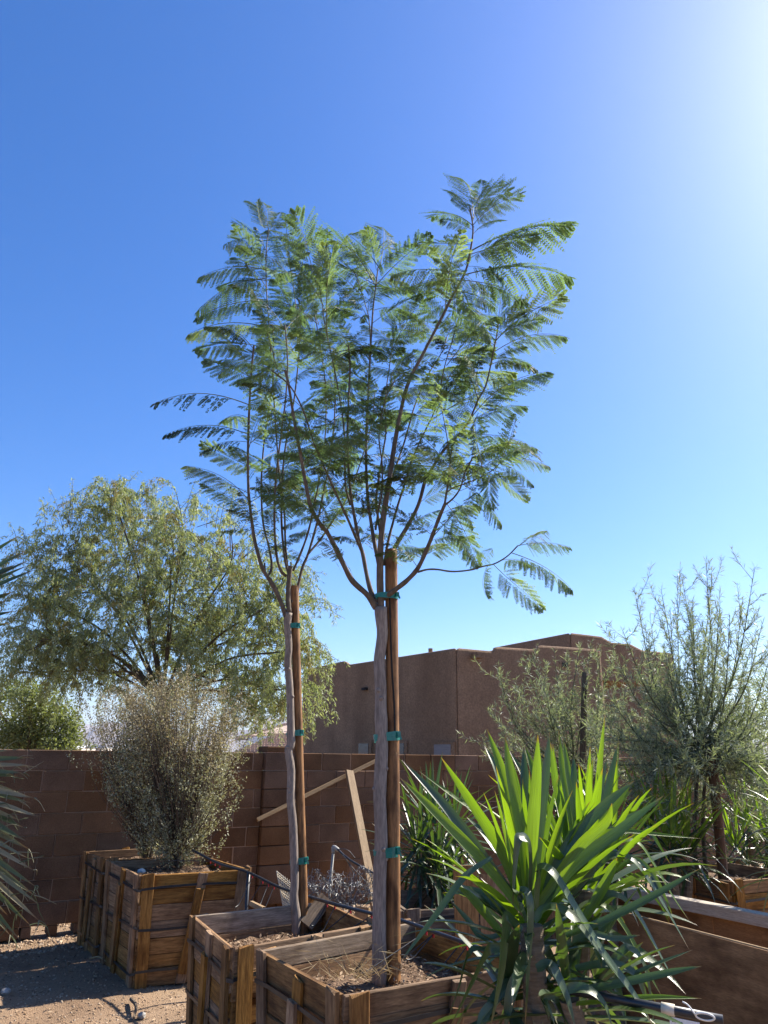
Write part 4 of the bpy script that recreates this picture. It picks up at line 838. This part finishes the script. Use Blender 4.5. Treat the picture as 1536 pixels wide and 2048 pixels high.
def rosette(parent, c, n, Lr, w, mats, emin=-25, emax=86, lean=(0, 0, 0), kinkp=.12):
    for i in range(n):
        f = i/n; el = rad(emax+(emin-emax)*f**.85+rng.normal()*5); az = i*2.39996+rng.normal()*.15
        d = nrm(np.array([math.cos(az)*math.cos(el), math.sin(az)*math.cos(el), math.sin(el)])+np.array(lean)*(1-f)); L = rng.uniform(*Lr)*(1-.15*f)
        kk = rng.integers(4, 8) if rng.random() < kinkp and f > .3 else None
        base = np.asarray(c)+np.array([0, 0, .05-.22*f])+np.array([math.cos(az), math.sin(az), 0])*.03
        P = arc(base, d, L, .25+.9*f*rng.random()+(.5 if f > .7 else 0), 9, kk)
        nf = nrm(np.cross(d, np.cross(np.array([0, 0, 1.]), d))+rng.normal(size=3)*.15) if el < rad(80) else rvec(1)[0]
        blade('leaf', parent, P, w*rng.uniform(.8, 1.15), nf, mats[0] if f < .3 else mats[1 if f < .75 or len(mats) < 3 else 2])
def stem(parent, pts, r):
    b = MB(); P = catmull(pts, 6); b.tube(P, np.linspace(r, r*.8, len(P)), 10, wob=.15); add('stem', b.mesh('stem'), parent, mat=M_yuccastem)
Z8 = lambda zx, zy: (800+zx/2.56, 1450+zy/2.56)
yb = at(1062, 1900, 2.8)
yuc = thing('yucca', (yb[0]+.05, 2.85, 0), 'large foreground yucca with wide arching sword leaves at the lower right', 'yucca', 'yuccas')
stem(yuc, [(yb[0]+.05, 2.85, 0), (yb[0]+.03, 2.83, .5), at(1062, 1850, 2.82)], .05); stem(yuc, [(yb[0]+.1, 2.95, 0), (yb[0]+.16, 3.0, .6), at(1165, 1780, 3.02)], .045); stem(yuc, [(yb[0]+.12, 2.8, 0), (yb[0]+.2, 2.75, .45), at(1140, 2000, 2.75)], .04)
# blades read off the photograph: points (picture), width, base depth, depth change, material (b young, y mature)
YL = [
 ([(640, 930), (600, 560), (520, 240), (445, 20)], .066, 2.85, .10, 'b'), ([(645, 930), (575, 540), (500, 250), (432, 105)], .058, 2.86, .16, 'y'),
 ([(655, 930), (615, 560), (560, 260), (537, 60)], .072, 2.80, .02, 'b'), ([(660, 930), (660, 560), (640, 300), (632, 112)], .066, 2.88, .15, 'y'),
 ([(665, 920), (680, 560), (700, 280), (706, 50)], .066, 2.80, .0, 'b'), ([(675, 920), (700, 600), (740, 280), (766, 30)], .062, 2.84, .08, 'y'),
 ([(650, 930), (590, 640), (520, 380), (485, 60)], .05, 2.9, .2, 'b'), ([(660, 900), (650, 600), (600, 330), (560, 140)], .05, 2.92, .25, 'b'),
 ([(880, 820), (850, 520), (800, 300), (770, 90)], .055, 3.05, .15, 'b'), ([(890, 820), (880, 520), (830, 250), (815, 70)], .060, 3.02, .08, 'b'), ([(900, 820), (890, 520), (850, 250), (835, 60)], .060, 3.0, .05, 'b'),
 ([(890, 820), (880, 560), (890, 300), (890, 155)], .055, 3.06, .15, 'y'), ([(870, 800), (790, 560), (690, 260), (636, 100)], .055, 3.08, .2, 'b'), ([(905, 820), (960, 560), (1020, 330), (1060, 160)], .055, 3.05, .1, 'y'),
 ([(910, 820), (1000, 560), (1070, 300), (1116, 90)], .052, 3.05, .12, 'y'), ([(880, 840), (760, 600), (650, 300), (560, 130)], .05, 3.1, .25, 'y'),
 ([(620, 950), (420, 700), (190, 460), (0, 270)], .060, 2.80, -.10, 'b'), ([(620, 940), (430, 690), (230, 420), (10, 180)], .066, 2.84, .0, 'y'), ([(630, 920), (520, 640), (370, 400), (210, 165)], .062, 2.83, -.03, 'b'),
 ([(640, 900), (540, 680), (400, 470), (250, 350), (95, 235)], .040, 2.9, .15, 'b'), ([(640, 930), (530, 700), (430, 560), (340, 470)], .055, 2.95, .2, 'y'),
 ([(700, 930), (860, 620), (1040, 420), (1200, 285)], .062, 2.84, .05, 'y'), ([(700, 930), (900, 640), (1050, 500), (1085, 400)], .055, 2.8, -.05, 'b'), ([(710, 950), (900, 720), (1130, 540), (1350, 362)], .066, 2.82, -.02, 'y'),
 ([(720, 930), (920, 650), (1080, 450), (1185, 290)], .05, 2.9, .1, 'b'), ([(900, 860), (1050, 640), (1150, 500), (1320, 400)], .055, 3.02, .05, 'y'), ([(900, 850), (1010, 590), (1100, 430), (1190, 330)], .05, 3.08, .1, 'b'),
 ([(850, 1080), (1080, 990), (1330, 860), (1536, 735)], .042, 2.72, -.08, 'y'), ([(900, 760), (1000, 600), (1100, 545), (1300, 560), (1540, 582)], .034, 3.0, -.05, 'b'), ([(900, 830), (980, 700), (1060, 545), (1180, 555)], .05, 3.05, .1, 'y'),
 ([(655, 900), (660, 720), (650, 600), (625, 582), (595, 600), (580, 760), (577, 930)], .058, 2.76, -.08, 'y'),
 ([(690, 940), (695, 800), (705, 745), (745, 738), (800, 790), (900, 950), (1050, 1180), (1190, 1395)], .066, 2.76, -.12, 'y'),
 ([(690, 1000), (740, 950), (800, 945), (900, 1010), (1060, 1210), (1200, 1390), (1300, 1550)], .070, 2.74, -.12, 'y'),
 ([(880, 860), (1000, 720), (1090, 672), (1180, 690), (1270, 800), (1380, 980), (1480, 1150)], .056, 2.98, -.1, 'y'),
 ([(880, 800), (1010, 680), (1130, 602), (1220, 610), (1300, 720), (1390, 870), (1485, 1010)], .038, 3.0, -.05, 'b'), ([(880, 840), (1080, 760), (1200, 690), (1290, 760), (1350, 870), (1400, 990)], .03, 3.02, .0, 'y'),
 ([(900, 980), (1020, 890), (1110, 880), (1200, 960), (1300, 1130), (1410, 1325)], .062, 2.9, -.08, 'y'), ([(900, 980), (1000, 930), (1070, 945), (1160, 1060), (1260, 1250), (1340, 1390)], .042, 2.92, .0, 'b'),
 ([(640, 1010), (600, 900), (610, 868), (640, 868), (655, 960), (650, 1200), (640, 1550)], .082, 2.70, -.06, 'y'), ([(620, 1060), (570, 1010), (545, 1000), (530, 1060), (505, 1300), (460, 1560)], .074, 2.70, -.04, 'y'),
 ([(600, 1100), (500, 1140), (440, 1160), (370, 1300), (250, 1560)], .05, 2.74, .0, 'y'), ([(590, 1080), (480, 1150), (350, 1165), (300, 1330), (240, 1520)], .04, 2.78, .06, 'y'),
 ([(620, 1060), (500, 940), (380, 880), (280, 850)], .05, 2.9, .1, 'y'), ([(610, 1040), (470, 900), (330, 850), (250, 860)], .06, 2.92, .15, 'y'), ([(560, 1060), (430, 1090), (350, 1000), (260, 900)], .035, 2.9, .1, 'y'), ([(560, 1120), (430, 960), (360, 880), (290, 820)], .05, 2.86, .1, 'b'),
 ([(470, 680), (330, 780), (180, 980), (0, 1215)], .034, 2.7, -.15, 'y'), ([(440, 640), (300, 800), (150, 960), (20, 960)], .0, 2.7, 0, 'y'),
 ([(700, 1250), (760, 1230), (800, 1290), (850, 1400), (900, 1560)], .062, 2.68, -.05, 'y'), ([(720, 1400), (860, 1350), (960, 1360), (1040, 1430), (1090, 1560)], .05, 2.68, -.06, 'y'), ([(760, 1500), (730, 1430), (720, 1400), (750, 1440), (800, 1560)], .06, 2.66, -.05, 'y'),
 ([(850, 1380), (1000, 1350), (1200, 1310), (1400, 1265), (1545, 1235)], .042, 2.74, -.08, 'y'), ([(900, 1430), (1100, 1410), (1300, 1395), (1545, 1400)], .03, 2.72, -.08, 'b'), ([(900, 1330), (1100, 1310), (1300, 1230), (1500, 1150)], .024, 2.8, .0, 'y'),
 ([(900, 1250), (1020, 1230), (1130, 1240), (1220, 1300), (1280, 1480)], .05, 2.8, .0, 'y'), ([(820, 1150), (950, 1070), (1100, 1095), (1230, 1075)], .035, 2.78, .0, 'y'), ([(880, 1100), (980, 1080), (1100, 980), (1190, 900)], .05, 2.88, .1, 'y'), ([(900, 1060), (1010, 890), (1080, 760), (1112, 680)], .055, 2.86, .0, 'b'),
 ([(640, 1250), (600, 1300), (560, 1420), (540, 1560)], .06, 2.74, 0, 'y'), ([(960, 1350), (1060, 1260), (1160, 1180), (1245, 1110)], .045, 2.8, .05, 'y'), ([(1000, 1300), (1130, 1160), (1180, 1150), (1240, 1220), (1280, 1400), (1300, 1550)], .045, 2.82, 0, 'y')]
for pts, w, Y0_, dy, mk in YL:
    if w <= 0: continue
    n = len(pts); P = catmull([at(*Z8(*q), Y0_+dy*(i/(n-1))) for i, q in enumerate(pts)], 5)
    face = nrm(np.array([.55+rng.normal()*.3, -.62, .7+rng.normal()*.2])) if len(pts) >= 5 else nrm(np.array([.15+rng.normal()*.45, -1, .55+rng.normal()*.35]))
    blade('leaf', yuc, P, w*.68, face, M_yuccab if mk == 'b' else M_yucca)
rosette(yuc, at(1060, 1830, 2.95), 20, (.42, .62), .032, (M_yuccab, M_yuccab, M_yucca), 15, 88, kinkp=0)
rosette(yuc, at(1170, 1770, 3.12), 18, (.42, .60), .032, (M_yuccab, M_yuccab, M_yucca), 15, 88, kinkp=0)
rosette(yuc, at(1062, 1960, 2.9), 14, (.25, .42), .04, (M_palmdry, M_palmdry, M_palmdry), -85, -45, kinkp=0)
rosette(yuc, at(1062, 1850, 2.9), 26, (.35, .55), .04, (M_yuccab, M_yucca, M_yucca), -40, 70)
rosette(yuc, at(1165, 1780, 3.1), 26, (.38, .6), .04, (M_yuccab, M_yucca, M_yucca), -50, 75)
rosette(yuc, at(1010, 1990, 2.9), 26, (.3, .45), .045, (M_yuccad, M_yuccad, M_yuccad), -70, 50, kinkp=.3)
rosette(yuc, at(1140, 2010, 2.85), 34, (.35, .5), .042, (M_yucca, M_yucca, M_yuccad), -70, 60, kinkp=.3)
def yucca(label, px, Y0, heads, n, Lr, w, mats, emin=-35):
    b0 = at(px, 1600, Y0); root = thing('yucca', (b0[0], Y0, 0), label, 'yucca', 'yuccas')
    for hx, hy, dY in heads:
        c = at(hx, hy, Y0+dY); stem(root, [(b0[0]+rng.normal()*.08, Y0+rng.normal()*.05, 0), (c[0]*.5+b0[0]*.5, Y0+dY*.5, c[2]*.5), c-np.array([0, 0, .12])], .04)
        rosette(root, c, n, Lr, w, mats, emin)
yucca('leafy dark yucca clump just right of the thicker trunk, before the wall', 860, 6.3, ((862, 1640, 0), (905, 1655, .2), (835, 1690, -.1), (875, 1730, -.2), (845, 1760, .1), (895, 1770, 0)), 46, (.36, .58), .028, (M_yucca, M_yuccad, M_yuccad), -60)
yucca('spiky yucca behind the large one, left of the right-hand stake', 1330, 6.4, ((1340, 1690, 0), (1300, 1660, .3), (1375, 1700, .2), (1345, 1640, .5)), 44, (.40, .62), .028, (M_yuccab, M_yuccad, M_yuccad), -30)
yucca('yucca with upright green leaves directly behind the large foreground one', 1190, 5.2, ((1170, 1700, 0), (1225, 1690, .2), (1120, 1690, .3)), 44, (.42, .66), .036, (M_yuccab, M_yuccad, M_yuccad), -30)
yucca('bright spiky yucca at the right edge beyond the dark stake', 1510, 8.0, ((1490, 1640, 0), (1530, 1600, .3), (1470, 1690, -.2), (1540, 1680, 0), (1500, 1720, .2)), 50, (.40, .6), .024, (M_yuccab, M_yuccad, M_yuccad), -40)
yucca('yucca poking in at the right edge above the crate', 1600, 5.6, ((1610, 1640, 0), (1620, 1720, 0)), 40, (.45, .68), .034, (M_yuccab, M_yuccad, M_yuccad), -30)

# ================================================================ FAN PALM AT THE LEFT EDGE
palm = thing('fan_palm', (-2.75, 3.75, 0), 'fan palm with green blades above and dry frayed leaf tips at the left edge', 'palm')
b = MB(); zz = np.linspace(0, 2.0, 24); b.tube(np.stack([-2.80+0*zz, 3.8+0*zz, zz], -1), .13+.025*(np.arange(24) % 2), 12, wob=.2); add('trunk', b.mesh('trunk'), palm, mat=M_yuccastem)
pprof = lambda t: np.interp(t, [0, .3, .82, .93, 1], [.5, 1, .85, .45, .03])
def fan(hub, Y, rays, mat, w, petiole=True, fray=0):
    h = at(*hub, Y)
    crown = np.array([-2.78, 3.8, 1.95])
    bb = MB(); bb.tube(catmull([crown, (crown+h)/2+np.array([0, 0, .06]), h], 5), np.linspace(.018, .010, 11), 6); lf = add('petiole', bb.mesh('petiole', smooth=True), palm, mat=M_rachis)
    for k, (tx, ty, dY, sag) in enumerate(rays):
        e = at(tx, ty, Y+dY); mid = (h*.45+e*.55)+np.array([0, 0, sag]); P = catmull([h, mid, e], 6)
        blade('leaf_blade', lf, P, w*rng.uniform(.85, 1.15), nrm(np.array([.1*rng.normal(), -.8, .6+.3*rng.normal()])), mat, .25, pprof)
        if fray:
            for q in range(fray):
                m = MB()
                d = nrm(e-mid); j = P[-1-rng.integers(0, 4)]; l = rng.uniform(.03, .09); dd = nrm(d+rvec(1)[0]*.9+np.array([0, 0, -.15]))
                m.tube(catmull([j, j+dd*l*.5+np.array([0, 0, .006]), j+dd*l+rvec(1)[0]*.015], 4), np.linspace(.0022, .0008, 9), 4)
                add('frayed_tip', m.mesh('frayed_tip'), lf, mat=M_palmdry)
fan((-330, 1345), 3.6, [(39, 1071, .1, .02), (53, 1102, 0, .02), (31, 1129, .1, .02), (56, 1131, 0, .02), (69, 1140, -.05, .02), (26, 1184, .05, .02), (16, 1201, .1, .02), (29, 1222, 0, .02), (20, 1246, .1, .02), (-20, 1040, .1, .02), (-60, 1020, .1, .0), (60, 1120, .12, .02), (-5, 1290, .1, .0), (-100, 1010, 0, 0), (-30, 1330, .1, 0), (-160, 1010, 0, 0), (-60, 1380, 0, 0)], M_palm, .050)
fan((-300, 1560), 3.45, [(60, 1515, 0, .02), (62, 1531, .05, .02), (47, 1546, -.03, .02), (36, 1552, .1, .02), (68, 1596, 0, .03), (62, 1606, .05, .03), (78, 1634, .0, .03), (40, 1640, .1, .03), (52, 1682, 0, .04), (57, 1698, .05, .04), (30, 1580, .1, .02), (25, 1500, .1, .02), (48, 1655, .1, .03)], M_palmdry, .030, fray=5)
fan((-310, 1610), 3.3, [(58, 1717, 0, .05), (66, 1740, .05, .05), (70, 1772, 0, .06), (68, 1790, .05, .06), (76, 1808, 0, .06), (78, 1841, .05, .07), (60, 1850, .1, .07), (40, 1880, .0, .08), (20, 1870, .1, .08), (30, 1760, .1, .05), (15, 1830, .1, .06), (44, 1725, .1, .04)], M_palmdry, .022, fray=6)

# ================================================================ LOOSE THINGS
def solo(name, b, label, cat, mat, loc, part, smooth=False, group=None):
    t = thing(name, loc, label, cat, group); add(part, b.mesh(part, smooth=smooth), t, mat=mat); return t
wp = lambda px, py, off: (lambda s_z: np.array([*(W0+WD*s_z[0]+WN*off), s_z[1]]))(hit(px, py, W0+WN*off, WD))
def lumber(name, a, c, w, th, nout, label, mat, group=None):
    t = thing(name, (a[0], a[1], min(a[2], c[2])), label, 'board', group); board('plank', a, c, None, np.asarray(nout, float), w, th, t, mat); return t
lumber('wood_strip', wp(514, 1640, .055), wp(765, 1515, .012), .045, .02, (*WN, .25), 'thin pale wood strip slanting up across the block wall', M_lumber)
lumber('leaning_post', (lambda g: np.array([g[0], g[1], .0]))(at(757, 1810, 8.5)), wp(697, 1543, .05), .10, .04, (*WN, .3), 'pale lumber post leaning against the block wall', M_lumber)
lumber('loose_board', at(612, 1850, 5.25), at(652, 1797, 5.36), .10, .02, (.1, -1, .5), 'grey loose board leaning in the back corner of the middle crate', M_woodgrey)
lumber('wood_offcut', at(503, 1806, 5.6), at(528, 1818, 5.5), .03, .03, (0, -1, 0), 'short pale offcut behind the middle crate', M_lumber)
lumber('wood_offcut', at(712, 1826, 5.55), at(738, 1829, 5.5), .08, .03, (0, -1, .2), 'short orange offcut beyond the middle crate, left of the thicker trunk', M_lumber)
# irrigation line
A = [at(385, 1700, 6.9), at(440, 1728, 6.6), at(495, 1744, 6.3), at(560, 1775, 5.8), at(640, 1800, 5.25), at(730, 1824, 4.85), at(800, 1840, 4.55), at(880, 1868, 4.2), at(960, 1897, 3.9), at(1040, 1930, 3.6), at(1100, 1975, 3.4)]
pipe = thing('drip_pipe', A[0], 'long black drip pipe sloping down over the crates', 'pipe'); P = catmull(A, 6); b = MB(); b.tube(P, .0105, 8); add('pipe', b.mesh('pipe', smooth=True), pipe, mat=M_hose)
def sag(a, c, s): return catmull([a, (a*.6+c*.4)+np.array([0, 0, -s*.6]), (a*.25+c*.75)+np.array([0, 0, -s]), c], 6)
for (x0, y0, Y0_, ex, ey, Ye, s) in ((512, 1750, 6.2, 470, 1815, 6.05, .03), (520, 1755, 6.1, 480, 1825, 6.0, .03), (545, 1768, 5.95, 515, 1815, 5.8, .02), (552, 1771, 5.9, 525, 1820, 5.75, .02), (655, 1806, 5.15, 620, 1850, 5.1, .03), (660, 1808, 5.13, 640, 1865, 5.0, .02), (700, 1816, 5.0, 612, 1868, 5.0, .05), (745, 1842, 4.78, 640, 1878, 4.85, .03), (856, 1860, 4.28, 800, 1910, 4.2, .02), (862, 1862, 4.26, 812, 1920, 4.15, .02), (920, 1882, 4.02, 868, 1938, 4.0, .02), (930, 1886, 3.98, 885, 1945, 3.95, .02), (790, 1935, 4.2, 715, 1955, 4.0, .0),
    (430, 1724, 6.65, 385, 1735, 6.7, .02), (445, 1730, 6.58, 410, 1745, 6.6, .02), (420, 1720, 6.7, 320, 1735, 6.9, -.04)):
    a = at(x0, y0, Y0_); a = P[np.argmin(((P-a)**2).sum(1))]; b = MB(); b.tube(sag(a-np.array([0, 0, .012]), at(ex, ey, Ye), s), .0032, 5); tb = add('feeder_tube', b.mesh('feeder_tube', smooth=True), pipe, mat=M_hose)
    b = MB(); b.tube([a+np.array([0, 0, .004]), a+np.array([0, -.004, -.028])], .0055, 7); add('red_fitting', b.mesh('red_fitting'), tb, mat=M_red)
b = MB(); q = at(497, 1746, 6.28); b.tube([np.array([q[0], q[1], 0]), q+np.array([0, 0, .01])], .014, 8); solo('pipe_riser', b, 'black upright riser under the drip pipe beside the front shrub crate', 'pipe', M_hose, (q[0], q[1], 0), 'riser', True)
q = at(667, 1697, 7.0); e = at(655, 1785, 7.0); t = thing('pvc_riser', (e[0], 7, 0), 'grey plastic riser with black hose in front of the block wall', 'pipe')
b = MB(); b.tube([np.array([e[0]-.02, 7, 0]), q], .0125, 10); add('riser', b.mesh('riser', smooth=True), t, mat=M_pvc)
b = MB(); b.tube(catmull([q-np.array([0, 0, .035]), q+np.array([0, 0, .012]), q+np.array([.045, -.01, -.012])], 4), .018, 9); add('elbow', b.mesh('elbow', smooth=True), t, mat=M_pvc)
b = MB(); b.tube(catmull([q+np.array([.03, -.01, 0]), at(700, 1720, 6.9), at(748, 1747, 6.8), at(800, 1775, 6.7)], 5), .010, 8); add('hose', b.mesh('hose', smooth=True), t, mat=M_hose)
for pts in ([(675, 1698), (695, 1700), (710, 1716)], [(685, 1710), (705, 1735), (738, 1770)], [(690, 1715), (712, 1755), (722, 1782)], [(725, 1730), (742, 1755), (748, 1790)]):
    b = MB(); b.tube(catmull([at(x, y, 6.88) for x, y in pts], 5), .0032, 5); add('feeder_tube', b.mesh('feeder_tube'), t, mat=M_hose)
# chicken wire bundle
b = MB(); c0 = at(683, 1786, 6.5)
def sheet(nu, nv, fun, r):
    G = np.array([[fun(u/(nu-1), v/(nv-1)) for v in range(nv)] for u in range(nu)])
    for u in range(nu-1):
        for v in range(nv-1):
            for (p, q_) in ((G[u, v], G[u+1, v]), (G[u, v], G[u, v+1])) if (u+v) % 2 else ((G[u, v], G[u+1, v+1]),):
                d = nrm(q_-p); s_ = nrm(np.cross(d, rvec(1)[0]))*r; b.raw([p+s_, p-s_, q_-s_, q_+s_], [(0, 1, 2, 3)])
for k in range(2):
    fz = rng.random(6)*6
    sheet(54, 26, lambda u, v, k=k, fz=fz: c0+np.array([(u-.5)*(.62), .10*math.sin(v*5+fz[0]+u*3)+.05*math.sin(u*17+fz[1]), -.10+.20*v+.05*math.sin(u*9+fz[2])+.03*math.sin(v*11+u*23+fz[3])+(.07*(u-.2) if k else 0)])+rng.normal(size=3)*.008, .0016)
solo('wire_bundle', b, 'tangled grey chicken wire lying between the crates and the wall', 'wire mesh', M_wire, c0, 'mesh')
b = MB(); g0 = [at(553, 1742, 6.0), at(583, 1762, 6.0), at(583, 1815, 6.0), at(566, 1812, 6.0)]
for k in range(13):
    f = k/12; Q = lambda u, v: (g0[0]*(1-u)+g0[1]*u)*(1-v)+(g0[3]*(1-u)+g0[2]*u)*v
    b.tube([Q(0, f)+np.array([0, .01*math.sin(k), 0]), Q(1, min(1, f+.12))], .0028, 4)
    if k < 8: b.tube([Q(k/7, 0), Q(max(0, k/7-.1), .5), Q(k/7, 1)], .0028, 4)
solo('plastic_netting', b, 'scrap of cream plastic netting standing behind the slimmer trunk', 'netting', M_net, g0[3], 'netting')
# straw tuft in the nearest crate
c = at(712, 1958, 4.0); q = []
for k in range(80):
    d = nrm(rvec(1)[0]*np.array([1, .6, .3])+np.array([0, 0, .55])); l = rng.uniform(.05, .2); p = c+rng.normal(size=3)*np.array([.07, .05, .008]); q.append(leafquads(p[None], d[None], rvec(1), [l], [.0035])[0])
    p2 = p+d*l; q.append(leafquads(p2[None], nrm(d+np.array([rng.normal()*.4, 0, -.7]))[None], rvec(1), [l*.7], [.003])[0])
t = thing('dry_grass_tuft', c, 'tuft of dry straw-coloured grass at the foot of the thicker trunk', 'grass'); add('blades', quadmesh('blades', q, M_straw), t, kind='stuff')
# twig and stones on the ground, white pipe scrap in the shrub crate
b = MB(); b.tube(catmull([gz(262, 1998, .02), gz(272, 2012, .03), gz(268, 2036, .02)], 4), np.linspace(.014, .008, 9), 6, wob=.2); solo('broken_twig', b, 'short dark twig lying on the sunlit gravel at the lower left', 'twig', M_bark2, gz(268, 2015, .02), 'twig')
b = MB(); b.tube(catmull([gz(180, 1917, .03), gz(198, 1914, .06), gz(218, 1926, .02), gz(235, 1931, .02)], 4), np.linspace(.008, .004, 13), 6, wob=.2); solo('pale_twig', b, 'pale crooked twig on the shaded ground beside the shrub crate', 'twig', M_straw, gz(200, 1918, .03), 'twig')
for px, py, r_, lab in ((284, 2031, .028, 'pale stone beside the dark twig on the gravel'), (12, 1983, .035, 'pale rounded stone at the left edge in the crate shadow'), (283, 1743, .035, 'white lump on the soil in the corner of the front shrub crate')):
    g = gz(px, py, .02 if py > 1800 else .71); bm = bmesh.new(); bmesh.ops.create_icosphere(bm, subdivisions=2, radius=r_)
    for v in bm.verts: v.co = v.co*(1+.28*(rng.random()-.5)); v.co.z *= .7
    me = bpy.data.meshes.new('stone'); bm.to_mesh(me); bm.free()
    add('stone', me, None, Matrix.Translation(Vector(g)), lab, 'stone', mat=M_white if py < 1800 else M_pvc)
# tagged black pipe at the bottom right
a = at(1292, 2010, 2.62); e = at(1446, 2040, 2.52); tp = thing('tagged_pipe', a, 'black pipe end with cream clip, wire loop and white tag at the bottom right', 'pipe')
b = MB(); b.tube([a-(e-a)*1.2, a, e], .0135, 12); pp = add('pipe', b.mesh('pipe', smooth=True), tp, mat=M_hose)
x = nrm(e-a); cl = a+(e-a)*.30; b = MB(); b.tube([cl-x*.02, cl+x*.018], .0165, 14); add('clip', b.mesh('clip', smooth=True), tp, mat=M_net)
lp = a+(e-a)*.74+np.array([0, -.02, .004]); b = MB(); b.tube([lp+x*.026*math.cos(t_)+np.array([0, -.008*math.sin(t_), .011*math.sin(t_)]) for t_ in np.linspace(0, 6.28, 22)], .003, 6); b.tube(catmull([lp-x*.026, lp-x*.045+np.array([0, 0, .022]), lp-x*.06+np.array([0, 0, .028])], 4), .0025, 6); add('wire_loop', b.mesh('wire_loop', smooth=True), tp, mat=M_white)
tc = a+(e-a)*.47+np.array([0, -.016, -.045]); b = MB(); b.box(tc, (.085, .0015, .06), x); tg = add('tag', b.mesh('tag'), tp, mat=M_tag)
b = MB()
for r_, row in enumerate(((0, .012, .016, .03), (.0, .02, .026, .05), (.0, .03, .034, .045, .05, .062))):
    for k in range(0, len(row), 2): b.box(tc+x*(-.036+(row[k]+row[k+1])/2)+np.array([0, -.0018, .020-.011*r_]), (row[k+1]-row[k], .0008, .0035), x)
add('print', b.mesh('print'), tg, mat=M_ink)

# ================================================================ HAZE
hb = MB(); hb.box((0, 0, 299), (31000, 31000, 602)); hz_ = add('haze', hb.mesh('haze'), None, label='thin bluish desert haze filling the air to the hills', cat='haze', kind='stuff')
m, nt, b, nd, lk = newmat('haze_air'); nd.remove(b); pv = nd.new('ShaderNodeVolumePrincipled'); pv.inputs['Color'].default_value = (.78, .86, 1, 1); pv.inputs['Density'].default_value = 6e-5; pv.inputs['Anisotropy'].default_value = .2
lk.new(pv.outputs[0], nd['Material Output'].inputs['Volume']); hz_.data.materials.append(m)
